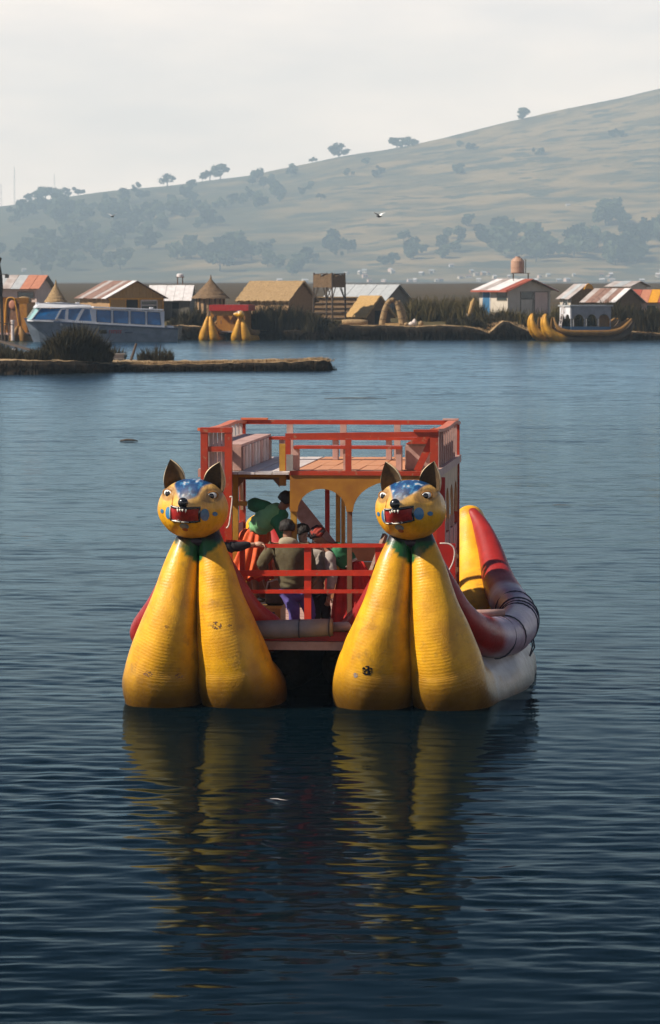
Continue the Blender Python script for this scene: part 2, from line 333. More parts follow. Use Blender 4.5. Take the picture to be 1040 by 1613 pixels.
def make_water():
    y0, y1 = 24.0, 118.0
    ys = [y0]
    while ys[-1] < y1: ys.append(ys[-1] + max(.032, ys[-1] ** 2 / 23850 * .62))
    ys[-1] = y1; ys = np.array(ys); nc = 300
    u = np.linspace(-1, 1, nc); half = .13 * ys + 3.5
    X = u[None, :] * half[:, None]; Y = np.repeat(ys[:, None], nc, 1)
    Z = np.zeros_like(X); rng = np.random.default_rng(3)
    for i in range(46):
        lam = .14 * (10.0 ** rng.random()); k = 2 * PI / lam
        th = rng.normal(0, .62) + .10                     # crests lie mostly across the view
        kx, ky = k * math.sin(th), k * math.cos(th)
        amp = .00150 * lam ** 1.05 * (1.25 if .35 < lam < .9 else 1) * (0.6 + .8 * rng.random())
        Z += amp * np.sin(kx * X + ky * Y + rng.random() * 6.28 + .6 * np.sin(.21 * X + i) + .5 * np.sin(.33 * Y + 2 * i))
    patch = .66 + .34 * np.sin(.23 * X + .11 * Y + 1 + .8 * np.sin(.3 * X)) * np.sin(.19 * Y - .13 * X + 2 + .7 * np.sin(.41 * Y)) + .18 * np.sin(.9 * X + .5 * Y)
    fade = np.clip((y1 - Y) / 75, 0, 1) * np.clip((1 - np.abs(u[None, :])) / .08, 0, 1) * np.clip((Y - y0) / 1.5, 0, 1)
    Z *= patch * fade
    nr = len(ys); V = np.stack([X, Y, Z], -1).reshape(-1, 3)
    idx = np.arange(nr * nc).reshape(nr, nc)
    Q = np.stack([idx[:-1, :-1], idx[:-1, 1:], idx[1:, 1:], idx[1:, :-1]], -1).reshape(-1, 4)
    B = len(V); h0, h1 = half[0], half[-1]
    ex = np.array([(-600, -60, 0), (600, -60, 0), (600, y0, 0), (h0, y0, 0), (-h0, y0, 0), (-600, y0, 0), (600, y1, 0), (h1, y1, 0), (-h1, y1, 0), (-600, y1, 0), (600, 5500, 0), (-600, 5500, 0)], float)
    V = np.vstack([V, ex]); e = lambda *a: [B + i for i in a]
    faces = Q.tolist() + [e(0, 1, 2, 3, 4, 5), e(3, 2, 6, 7), e(5, 4, 8, 9), e(9, 8, 7, 6, 10, 11)]
    me = bpy.data.meshes.new('lake_water'); me.from_pydata(V.tolist(), [], faces); me.materials.append(M['water'])
    me.polygons.foreach_set('use_smooth', [True] * len(me.polygons)); me.update()
    o = bpy.data.objects.new('lake_water', me); COL.objects.link(o); o['kind'] = 'structure'
make_water()

# ------------------------------------------------------------------ reed shore and marsh
TOPS = [(-900, 520), (0, 520), (270, 520), (282, 512), (310, 515), (395, 520), (520, 519), (535, 513), (600, 513), (650, 514), (700, 513), (740, 515), (760, 521), (770, 524), (782, 514), (792, 506), (803, 507), (815, 514), (830, 520), (1000, 522), (1040, 526), (1900, 522)]
def shore_top(x): 
    px = CX + x * F / 395.5
    return H - (np.interp(px, *zip(*TOPS)) - HZ) / (F / 395.5)
def ground_z(x, y):
    """height of the reed island and the marsh behind it"""
    zt = shore_top(x)
    return float(np.interp(y, [395, 398, 404, 410, 1500, 1580, 5500], [zt, zt + .05, 1.5, 2.0, 4.5, 2.6, 2.6]))
def make_shore():
    b = MB(); xs = np.arange(-110, 110, .3); prof = [(-.1, -.6, 0), (-.25, .12, 0), (-.15, .5, 0), (.05, .86, 0), (.35, 1.0, 1), (1.2, 1.02, 1), (3, 0, 1), (8, 0, 1), (15, 0, 1), (30, 0, 1)]
    rows = []
    for x in xs:
        zt = shore_top(x); ed = 395 + 1.3 * nz3(x * .12, 1, 0) + .7 * nz3(x * .6, 2, 0); c = []
        for i, (dy, fz, _) in enumerate(prof):
            y = ed + dy
            if i == 0: z = -.6
            elif i < 6: z = zt * fz + (.10 * nz3(x * 1.3, i * 3.1, 4) + .14 * nz3(x * .4, 1, 4)) * (i > 1); y += .22 * nz3(x * 1.7, i * 2.3, 9)
            else: z = ground_z(x, y) + .14 * nz3(x * .9, y * .5, 2)
            c.append((x, y, z))
        rows.append(c)
    n = len(prof)
    for i in range(len(rows) - 1):
        for j in range(n - 1):
            b.add([rows[i][j], rows[i + 1][j], rows[i + 1][j + 1], rows[i][j + 1]], [(0, 1, 2, 3)], 0 if j < 4 else (1 if j < 6 else 2))
    o = b.build('reed_shore', ['earth_dark', 'straw_top', 'reed_ground'], smooth=True); o['kind'] = 'structure'
    b = MB(); ys = [424, 440, 460, 490, 530, 590, 670, 780, 920, 1100, 1300, 1420, 1500, 1580, 2000, 2600, 3400, 4400, 5560]; xs = np.linspace(-1, 1, 160)
    rows = [[(u * (160 + y * .24), y, ground_z(0, y) + .35 * nz3(u * 9, y * .01, 5) + .12 * nz3(u * 60, y * .05, 2)) for u in xs] for y in ys]
    for i in range(len(rows) - 1):
        for j in range(len(xs) - 1): b.add([rows[i][j], rows[i][j + 1], rows[i + 1][j + 1], rows[i + 1][j]], [(0, 1, 2, 3)])
    o = b.build('marsh', 'marsh', smooth=True); o['kind'] = 'structure'
make_shore()

# ------------------------------------------------------------------ hill
CREST = [(-1500, 372), (-600, 352), (0, 326), (60, 318), (150, 304), (300, 289), (400, 276), (520, 251), (600, 239), (700, 218), (800, 193), (900, 172), (1000, 149), (1040, 141), (1150, 128), (1400, 118), (2400, 112)]
HF, HB = 5600.0, 8000.0
def hill_z(x, y):
    px = CX + x / HB * F
    zc = H + (HZ - np.interp(px, *zip(*CREST))) / F * HB + 4 * nz3(x * .0075, 0, 3)
    t = (y - HF) / (HB - HF)
    if t <= 0: return 2.6 - .02 * (HF - y)
    if t <= 1:
        z = 2.6 + (zc - 2.6) * (.75 * t + .25 * t * t * (3 - 2 * t)); w = min(1, t * 6) * min(1, (1 - t) * 8)
        z += w * (10.5 * nz3(x * .0031, y * .0025, 1) + 4.2 * nz3(x * .0125, y * .0075, 7))
        st = 11.0; q = z / st; fr = q - math.floor(q); z += w * .9 * (math.floor(q) + fr ** 3 - q) * st * .55
        return z
    return zc - 140 * (t - 1) ** 2 - (t - 1) * 25
def make_hill():
    xs = np.linspace(-2250, 2250, 340); ys = list(np.linspace(HF - 100, HB, 185)) + [8150, 8450, 8900]
    V = [(x, y, hill_z(x, y)) for y in ys for x in xs]; n = len(xs)
    Fc = [(i * n + j, i * n + j + 1, (i + 1) * n + j + 1, (i + 1) * n + j) for i in range(len(ys) - 1) for j in range(n - 1)]
    m = mat('hill_grass', (.27, .185, .080), (.11, .088, .040), scale=.0065, lo=.42, hi=.60, stretch=(1, 1.2, 6), rough=.95, bump=.7, bscale=.06, bdist=5.0, spec=.05, wear=(.06, .06, .035), wscale=.010, wlo=.53, whi=.58)
    N = m.node_tree.nodes; K = m.node_tree.links; bs = N['Principled BSDF']; src = bs.inputs['Base Color'].links[0].from_socket     # scrub woodland covers the left slope
    tc = N.new('ShaderNodeTexCoord'); sp = N.new('ShaderNodeSeparateXYZ'); K.new(tc.outputs['Object'], sp.inputs[0])
    n1 = N.new('ShaderNodeTexNoise'); n1.inputs['Scale'].default_value = .0038; n1.inputs['Detail'].default_value = 7; K.new(tc.outputs['Object'], n1.inputs['Vector'])
    q = N.new('ShaderNodeMath'); q.operation = 'MULTIPLY_ADD'; K.new(n1.outputs[0], q.inputs[0]); q.inputs[1].default_value = 1760; K.new(sp.outputs['X'], q.inputs[2])
    r_ = N.new('ShaderNodeMapRange'); K.new(q.outputs[0], r_.inputs[0])
    for i_, v_ in zip((1, 2, 3, 4), (600, 1000, .85, 0)): r_.inputs[i_].default_value = v_
    mx_ = N.new('ShaderNodeMix'); mx_.data_type = 'RGBA'; K.new(r_.outputs[0], mx_.inputs[0]); K.new(src, mx_.inputs[6]); mx_.inputs[7].default_value = (.065, .066, .034, 1); K.new(mx_.outputs[2], bs.inputs['Base Color'])
    me = bpy.data.meshes.new('hill'); me.from_pydata(V, [], Fc); me.materials.append(m); me.polygons.foreach_set('use_smooth', [True] * len(me.polygons)); me.update()
    o = bpy.data.objects.new('hill', me); COL.objects.link(o); o['kind'] = 'structure'
make_hill()
def hill_hit(px, py):
    d = ray(px, py)
    for y in np.arange(HF - 80, HB + 16, 14.0):
        p = CAM + d * (y / d.y)
        if p.z <= hill_z(p.x, y): return p
    p = CAM + d * (HB / d.y); p.z = hill_z(p.x, HB); return p

# ------------------------------------------------------------------ trees on the hill
def crown_mesh(name, seed, w=1.0, h=1.0, lumps=7, nleaf=230, leafs=.16, mats=('leaf',)):
    rr = random.Random(seed); b = MB()
    L_ = [(rr.gauss(0, .26) * w, rr.gauss(0, .26) * w, (.42 + .5 * rr.random()) * h, .18 + .16 * rr.random()) for _ in range(lumps)]
    for i in range(nleaf):
        cx, cy_, cz, r = L_[i % lumps]
        d = Vector((rr.gauss(0, 1), rr.gauss(0, 1), rr.gauss(0, 1))).normalized() * r * (.55 + .5 * rr.random())
        c = Vector((cx, cy_, cz)) + Vector((d.x * w, d.y * w, d.z * h * .8)); q = Quaternion((rr.random(), rr.random(), rr.random(), rr.random())).normalized()
        s = leafs * (.6 + .8 * rr.random())
        b.add([c + q @ Vector(v) for v in ((-s, 0, 0), (0, -s * .55, 0), (s, 0, 0), (0, s * .55, 0))], [(0, 1, 2, 3)])
    return b
def far_tree(p, h, w, label, group=None, parts=False, proto={}, var=0):
    """a tree beyond the marsh: trunk and a crown of leaf clumps; h and w in metres"""
    key = (parts, var)
    if key not in proto:
        b = MB(); b.tube([(0, 0, -.06), (.02, 0, .25), (-.02, .02, .5)], [.045, .035, .015], 5)
        for k in range(3): b.tube([(0, 0, .25 + .06 * k), (.18 * math.cos(2.1 * k + var), .18 * math.sin(2.1 * k + var), .55)], [.02, .008], 4)
        c = crown_mesh('crown', 40 + var)
        if parts:
            r = empty('hill_tree'); b.build('trunk', 'bark', r); c.build('crown', 'leaf', r); proto[key] = r
        else:
            n0 = len(b.f); b.add(c.v, c.f, 1); proto[key] = b.build('hill_tree', ['bark', 'leaf'])
        o = proto[key]
    else: o = copy_tree(proto[key])
    o.location = p - Vector((0, 0, .6)); o.scale = (w, w, h); o.rotation_euler = (0, 0, random.random() * 6.28)
    tag(o, label, 'tree', group); return o
crest = [(46, 311, 12, 'small dark tree at the left end of the ridge clump'), (58, 308, 16, 'rounded tree second from the left in the ridge clump'), (72, 304, 18, 'tallest tree in the middle of the left ridge clump'),
         (88, 303, 16, 'broad tree right of centre in the left ridge clump'), (104, 305, 12, 'low bushy tree at the right end of the left ridge clump'), (124, 304, 12, 'lone shrub just right of the left ridge clump'),
         (216, 297, 9, 'tiny lone tree on the bare ridge between two clumps'), (264, 292, 17, 'wide low tree on the ridge left of the open crown pair'), (319, 284, 12, 'leftmost small tree beside the open crown pair on the ridge'),
         (331, 285, 17, 'open crown tree on bare ridge, left one of the pair'), (347, 283, 20, 'open crown tree on bare ridge, right one of the pair'), (493, 256, 9, 'small dark shrub on ridge left of the big round tree'),
         (534, 248, 19, 'big round dark tree on the middle of the ridge'), (625, 234, 15, 'first of three trees in a row on the ridge'), (638, 233, 15, 'middle of three trees in a row on the ridge'), (650, 232, 12, 'last of three trees in a row on the ridge'), (823, 190, 16, 'lone round tree high on the right ridge against the sky')]
for i, (px, py, hp, lab) in enumerate(crest):
    p = hill_hit(px, py); s = hp / ppm(p.y); far_tree(p, s * 1.12, s * (1.35 if hp > 13 else 1.2), lab, 'trees along the ridge', True, var=i % 6)
rr = random.Random(11); spots = []
GROVES = ['hazy woodland tree at the far left just below the ridge clump', 'hazy woodland tree on the left slope under the open crown pair', 'hazy woodland tree on the middle left slope below the ridge', 'hazy scattered tree just below the ridge left of the big round tree', 'hazy tree in the dark belt low on the left slope', 'hazy tree in the low belt behind the round and thatched huts', 'hazy tree low on the slope above the tour boat', 'hazy tree in the small clump above the watchtower', 'hazy tree of the little pair right of the thatched hut roof', 'hazy tree of the tight pair low in the middle of the slope', 'hazy tree in the small grove left of the rooftop tank', 'hazy tree of the lone pair halfway up the middle slope', 'hazy tree in the dark grove right behind the rooftop tank', 'hazy tree in the low grove right of the rooftop tank', 'hazy tree in the broad dark grove low on the right slope', 'hazy tree in the upper dark grove on the right slope', 'hazy tree in the low grove above the striped roofs', 'hazy tree in the grove cut by the right border', 'hazy tree of the sparse row left of the rooftop tank', 'hazy shrub in the flat thicket high on the right slope', 'hazy shrub in the small thicket on the middle right slope', 'hazy shrub in the faint thicket high under the ridge at right', 'hazy shrub in the faint row just under the right ridge', 'hazy tree of the tiny pair above the village houses', 'hazy tree scattered below the big round ridge tree']
for gi_, (cx, cy_, sx_, sy_, n, a, b_) in enumerate([(80, 340, 60, 22, 30, 14, 28), (200, 350, 75, 30, 34, 14, 28), (320, 340, 60, 26, 16, 14, 28), (440, 310, 55, 25, 18, 12, 24), (160, 395, 100, 25, 34, 16, 32), (340, 410, 60, 18, 22, 18, 36), (70, 410, 45, 18, 12, 18, 34),
                                      (530, 400, 22, 9, 7, 16, 30), (460, 425, 14, 7, 5, 16, 28), (610, 418, 6, 5, 2, 18, 26), (655, 405, 12, 12, 4, 16, 30), (735, 356, 7, 3, 2, 16, 22), (810, 385, 22, 14, 10, 20, 42), (850, 410, 18, 9, 7, 20, 36),
                                      (915, 395, 20, 14, 9, 22, 42), (965, 350, 18, 10, 7, 20, 36), (985, 405, 25, 18, 14, 22, 42), (1035, 375, 14, 18, 6, 22, 40), (715, 392, 22, 12, 6, 14, 26), (970, 217, 14, 3, 5, 8, 13), (718, 272, 12, 5, 4, 10, 18), (850, 243, 8, 3, 3, 9, 14), (740, 233, 14, 4, 4, 8, 14), (640, 378, 8, 4, 2, 12, 20), (570, 280, 30, 20, 5, 10, 18)]):
    for k in range(n): spots.append((rr.gauss(cx, sx_ * .6), rr.gauss(cy_, sy_ * .6), rr.uniform(a, b_), gi_))
for i, (px, py, hp, gi_) in enumerate(spots):
    cr = np.interp(px, *zip(*CREST))
    if py < cr + 12: py = cr + 12 + rr.random() * 12
    py = min(py, 441); p = hill_hit(px, py); s = hp / ppm(p.y)
    far_tree(p, s, s * rr.uniform(.75, 1.1), GROVES[gi_], 'hillside trees: ' + GROVES[gi_][5:], var=i % 6)
for px, py, top, lab in [(23, 327, 263, 'taller thin lattice mast on the left end of the ridge'), (86, 306, 268, 'shorter thin lattice mast behind the left ridge trees'), (2, 326, 290, 'thin mast cut by the left border of the picture')]:
    p = hill_hit(px, py); h = (py - top) / ppm(p.y); b = MB()
    for k in range(3): b.tube([(1.7 * math.cos(2.09 * k), 1.7 * math.sin(2.09 * k), -.8), (.5 * math.cos(2.09 * k), .5 * math.sin(2.09 * k), h)], .25, 4)
    n = int(h / 5)
    for q in range(n):
        f0, f1 = q / n, (q + 1) / n; r0, r1 = 1.7 - 1.2 * f0, 1.7 - 1.2 * f1; k = q % 3
        b.tube([(r0 * math.cos(2.09 * k), r0 * math.sin(2.09 * k), h * f0), (r1 * math.cos(2.09 * (k + 1)), r1 * math.sin(2.09 * (k + 1)), h * f1)], .17, 4)
    b.tube([(0, 0, h), (0, 0, h + .8)], .04, 4)
    o = b.build('radio_mast', 'grey_sheet'); o.location = p; tag(o, lab, 'mast', 'masts on the ridge')

# ------------------------------------------------------------------ town at the foot of the hill
rr = random.Random(5)
def town_house(p, w, d, h, wall, roof, rz, label, group):
    r = empty('town_house', p, rz); b = MB(); b.box((-w / 2, -d / 2, -.6), (w / 2, d / 2, h)); b.prism([(-w / 2, -d / 2, h), (-w / 2, d / 2, h), (-w / 2, 0, h + d * .25)], (w, 0, 0)); b.build('wall', wall, r)
    b = MB()
    for s_ in (-1, 1): b.prism([(-w / 2 - .3, s_ * d / 2 * 1.1, h - d * .02), (-w / 2 - .3, 0, h + d * .26), (-w / 2 - .3, 0, h + d * .26 + .18), (-w / 2 - .3, s_ * d / 2 * 1.1, h + .16)], (w + .6, 0, 0))
    b.build('roof', roof, r)
    for k in (-1, 1): quick('window', 'window_glass', r, lambda q: q.box((k * w * .25 - .5, -d / 2 - .06, h * .4), (k * w * .25 + .5, -d / 2 + .02, h * .8)))
    return tag(r, label, 'house', group)
for i in range(46):
    px = rr.uniform(600, 860) if i < 24 else (rr.uniform(860, 1045) if i < 38 else rr.uniform(440, 600)); py = rr.uniform(436, 446) if i % 3 else rr.uniform(424, 437)
    p = hill_hit(px, py) if py < 440 else W(px, py, rr.uniform(5520, 5590)); p.z = hill_z(p.x, p.y) if p.y > HF else 2.6
    town_house(p, rr.uniform(4, 9), rr.uniform(4, 7), rr.uniform(2.6, 4.0), rr.choice(['plaster', 'plaster_pink', 'grey_board', 'plaster', 'mat_board']), rr.choice(['grey_sheet', 'pale_sheet', 'rust_sheet', 'white_sheet']), rr.uniform(-.7, .7),
               'tiny pale house in the hazy village ' + ('between the grey roofed hut and the tank' if i < 24 else 'right of the rooftop tank' if i < 38 else 'above the watchtower and grey roof'), 'village houses at the foot of the hill, ' + ('middle' if i < 24 else 'right' if i < 38 else 'left'))
for px, py, lab in [(148, 383, 'white house alone among dark trees on the left slope'), (158, 381, 'white shed beside the lone house on the left slope'), (38, 428, 'pink house low on the slope above the orange roof'), (895, 326, 'pale hut alone on the bare right slope'), (711, 421, 'bright white house standing left of the water tank')]:
    p = hill_hit(px, py); town_house(p, 6.5, 6, 3.5, 'white_sheet', 'pale_sheet', .2, lab, None)

# ------------------------------------------------------------------ haze
hz = MB(); hz.box((-2400, -90, -3), (2400, 9000, 475)); hz = hz.build('haze', []); hz['kind'] = 'stuff'
hm = bpy.data.materials.new('haze'); hm.use_nodes = True; hn = hm.node_tree; hn.nodes.remove(hn.nodes['Principled BSDF'])
pv = hn.nodes.new('ShaderNodeVolumePrincipled'); pv.inputs['Color'].default_value = (.56, .73, .86, 1); pv.inputs['Density'].default_value = 1.3e-4; pv.inputs['Anisotropy'].default_value = .0
hn.links.new(pv.outputs[0], hn.nodes['Material Output'].inputs['Volume']); hz.data.materials.append(hm)
# ================================================================== THE REED CATAMARAN
X = lambda px, ly: L(px, 760, ly).x
Z = lambda py, ly: L(520, py, ly).z
def sm(a, b_, x): t = min(1, max(0, (x - a) / (b_ - a))); return t * t * (3 - 2 * t)
YEL = np.array((.85, .425, .013)); WHT = np.array((.80, .78, .75)); GRN = np.array((.015, .11, .03)); MAR = np.array((.33, .016, .012)); LAV = np.array((.42, .30, .37)); DRK = np.array((.085, .040, .007))
LEN = 9.5
def mirrored(P, stern): return P + [(LEN - y, *r) for (y, *r) in reversed(P[4 + 2:-1])] + stern
BUN = mirrored([(.70, 2.52, .15, .13), (.64, 2.36, .175, .175), (.56, 1.98, .25, .26), (.50, 1.52, .325, .34), (.53, 1.12, .405, .43), (.64, .66, .50, .525), (.82, .26, .555, .58), (1.5, .10, .585, .605), (2.7, .06, .62, .64), (4.75, .06, .66, .68)], [(8.55, .62, .53, .52), (9.05, 1.10, .48, .46), (9.42, 1.54, .40, .38), (9.68, 1.93, .33, .31), (9.80, 2.14, .28, .25)])
ROL = mirrored([(.80, 2.42, .19, .06), (.80, 2.15, .31, .10), (.88, 1.75, .47, .155), (1.05, 1.38, .62, .21), (1.38, 1.09, .79, .265), (1.95, .92, .92, .295), (2.8, .84, 1.0, .31), (4.75, .82, 1.06, .32)], [(7.95, 1.06, .90, .29), (8.5, 1.32, .80, .25), (9.0, 1.70, .66, .20), (9.42, 2.02, .50, .15), (9.66, 2.24, .34, .10)])
def mid_(y): return sm(1.3, 3.6, y) * (1 - sm(6.2, 8.6, y))
def sweep(P, cx, sd, shift, n=40, sub=9, lump=.012, seed=0, sway=0.0, slim=1.0):
    """a bundle swept along a curve in the y-z plane, displaced sideways; returns MB with uv (turns, metres)"""
    C = catmull([(y, z, o, r) for y, z, o, r in P], sub); pts = []
    for y, z, o, r in C:
        sh = shift * mid_(y)
        sh += sway * max(0, (y - 4.5) / 5) ** 1.3; k_ = 1 - (1 - slim) * mid_(y); pts.append((Vector((cx + sd * o * k_ + sh, y, z - .35 * abs(sway) * max(0, (y - 6.5) / 3))), r * k_))
    b = MB(); uv = []; m = len(pts); s_ = 0.0; vs = []; fs = []
    ring = []
    for k in range(4, 0, -1): ring.append((0, math.sin(k * PI / 10) * -1, math.cos(k * PI / 10)))
    rings = [(0, -math.sin(a) * pts[0][1] * .9, math.cos(a)) for a in (1.45, 1.1, .75, .4)] + [(i, 0, 1) for i in range(m)] + [(m - 1, math.sin(a) * pts[-1][1] * .9, math.cos(a)) for a in (.4, .75, 1.1, 1.45)]
    prev = None
    for (i, adv, k) in rings:
        p, r = pts[i]; t = (pts[min(i + 1, m - 1)][0] - pts[max(i - 1, 0)][0]).normalized(); c = p + t * adv
        if prev is not None: s_ += (c - prev).length
        prev = c
        a = Vector((1, 0, 0)); a = (a - t * a.dot(t)).normalized(); q = t.cross(a)
        for j in range(n):
            th = 2 * PI * j / n; d = a * math.cos(th) + q * math.sin(th)
            rr_ = r * k * (1 + lump * 2 * nz3(math.cos(th) * 1.5 + seed, math.sin(th) * 1.5, s_ * 1.1) + lump * nz3(math.cos(th) * 5 + seed, math.sin(th) * 5, s_ * 3))
            vs.append(c + d * rr_); uv.append((j / n, s_))
    for i in range(len(rings) - 1):
        for j in range(n):
            j2 = (j + 1) % n; fs.append((i * n + j, i * n + j2, (i + 1) * n + j2, (i + 1) * n + j))
    fs.append(tuple(range(n))); fs.append(tuple((len(rings) - 1) * n + j for j in range(n)))
    b.add(vs, fs); b.uv = uv; return b
def paint_bundle(b, cx, sd, bib=True):
    col = []
    for (x, y, z) in b.v:
        w = .30 * nz3(x * 3, y * 2, z * 3) + .10 * nz3(x * 11, y * 9, z * 3)
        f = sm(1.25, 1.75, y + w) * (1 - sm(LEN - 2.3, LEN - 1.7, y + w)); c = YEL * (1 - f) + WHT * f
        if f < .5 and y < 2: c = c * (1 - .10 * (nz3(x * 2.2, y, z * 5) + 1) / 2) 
        ins = sm(-.25, .10, -(x - cx) * (1 if cx > 0 else -1)) * f; c = c * (1 - .92 * ins) + np.array((.055, .036, .018)) * .92 * ins      # shade between the hulls, painted dark onto the inner flanks
        gz = .5 + .5 * nz3(x * 9, z * 2, 3); dz = 1 - sm(.08, .60 + .35 * gz, z); c = c * (1 - .9 * dz) + DRK * .9 * dz  # waterline stain, with shade of the lower prow painted in
        if bib and y < 1.3:
            g = sm(0, .03, z - (2.05 + .85 * abs(x - cx) + .03 * nz3(x * 20, 0, z * 6))); c = c * (1 - g) + GRN * g; g = sm(2.36, 2.40, z + .02 * nz3(x * 15, y * 9, 2)); c = c * (1 - g) + np.array((.02, .018, .02)) * g
        col.append((*c, 1))
    b.col = col
def paint_roll(b):
    col = []
    for (x, y, z) in b.v:
        w = .25 * nz3(x * 3, y * 2, z * 3); f = sm(1.75, 2.3, y + w) * (1 - sm(LEN - 2.3, LEN - 1.9, y + w)); c = MAR * (1 - f) + LAV * f
        e = sm(LEN - 2.25, LEN - 2.1, y) * (1 - sm(LEN - 1.95, LEN - 1.8, y)); c = c * (1 - .6 * e) + WHT * .6 * e
        col.append((*c, 1))
    b.col = col
def roll_rings(parent, cx, sd, shift, ys, mat_='cord', r0=.012):
    C = catmull([(y, z, o, r) for y, z, o, r in ROL], 12)
    for y, tilt in ys:
        i = int(np.argmin(np.abs(C[:, 0] - y))); z, o, r = C[i, 1:]; x = cx + sd * o + shift * mid_(y); b = MB()
        b.tube([(x + (r + .006) * math.cos(a), y + tilt * math.sin(a) * .4, z + (r + .006) * math.sin(a)) for a in np.linspace(0, 2 * PI, 25)], r0, 5, cap=False)
        b.build('tarp_cord', mat_, parent, smooth=True)
def build_hull(root, cx, shift, bib=True, full=True, sway=0.0, slim=1.0):
    parts = []
    for sd in (-1, 1):
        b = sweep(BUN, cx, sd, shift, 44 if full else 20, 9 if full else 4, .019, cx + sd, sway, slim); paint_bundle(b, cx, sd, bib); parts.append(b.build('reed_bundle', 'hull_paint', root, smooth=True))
        b = sweep(ROL, cx, sd, shift, 22 if full else 10, 8 if full else 4, .02, cx + sd + 5, sway, slim); paint_roll(b); r = b.build('gunwale_roll', 'roll_paint', root, smooth=True); parts.append(r)
        if full and cx > 0: roll_rings(r, cx, sd, shift, [(2.45, .3), (3.0, -.5), (4.9, .5), (5.5, .3), (6.1, .15), (6.3, -.2), (6.9, .2)])
    return parts

boat = empty('reed_boat', BO, BYAW)
tag(boat, 'large double hulled yellow reed boat with two cat figureheads and a red upper deck', 'boat')
HX = (-1.52, 1.52)
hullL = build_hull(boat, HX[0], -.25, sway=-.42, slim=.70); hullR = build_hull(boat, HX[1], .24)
from mathutils.bvhtree import BVHTree
def bvh_of(objs):
    V = []; P = []
    for o in objs:
        n = len(V); V += [o.matrix_local @ v.co for v in o.data.vertices]; P += [tuple(n + i for i in p.vertices) for p in o.data.polygons]
    return BVHTree.FromPolygons(V, P)
def patch(name, m_, parent, tree, cx, cz, w, h, keep, off=.004, n=12, y0=-3.0):
    """a thin painted mark lying on the surface seen from the bow"""
    b = MB(); g = {}
    for i in range(n + 1):
        for j in range(n + 1):
            x, z = cx + w * (i / n - .5), cz + h * (j / n - .5); hit = tree.ray_cast(Vector((x, y0, z)), Vector((0, 1, 0)))
            if hit[0] is not None:
                nn = hit[1] if hit[1].y < 0 else -hit[1]; g[i, j] = hit[0] + nn * off
    for i in range(n):
        for j in range(n):
            q = [(i, j), (i + 1, j), (i + 1, j + 1), (i, j + 1)]
            if all(k in g for k in q) and keep((i + .5) / n * 2 - 1, (j + .5) / n * 2 - 1): b.add([g[k] for k in q], [(0, 1, 2, 3)])
    return b.build(name, m_, parent, smooth=True) if b.f else None
tR = bvh_of(hullR); tL = bvh_of(hullL)
pR = L(579, 1056, .15); pR2 = L(560, 1064, .15)
patch('worn_emblem', 'gloss_black', hullR[0], tR, pR.x, pR.z, .17, .16, lambda u, v: u * u + v * v < .8 and nz3(u * 2.4, v * 2.4, 3) > -.12)
patch('worn_emblem', 'grey_pad', hullR[0], tR, pR2.x, pR2.z, .08, .08, lambda u, v: u * u + v * v < .7 and nz3(u * 2.4, v * 2.4, 8) > -.2)
for (px, py, w) in [(263, 987, .07), (233, 1062, .14), (280, 1066, .12), (341, 985, .16), (362, 985, .06)]:
    q = L(px, py, .15); patch('worn_patch', 'dark_collar' if w < .1 else 'brown_wood', hullL[0 if px < 303 else 2], tL, q.x, q.z, w, w * .7, lambda u, v: u * u + v * v < .9 and nz3(u * 3 + px, v * 3, 3) > .12, n=14)
# hanging cord end on the right gunwale roll
q = MB(); q.tube([(3.0, 5.1, .72), (3.06, 5.0, .5), (3.0, 4.9, .28), (2.98, 4.85, .22)], .012, 5); q.tube([(3.02, 5.5, .74), (3.08, 5.2, .45), (2.98, 5.0, .26)], .012, 5); q.build('cord_end', 'cord', hullR[3], smooth=True)

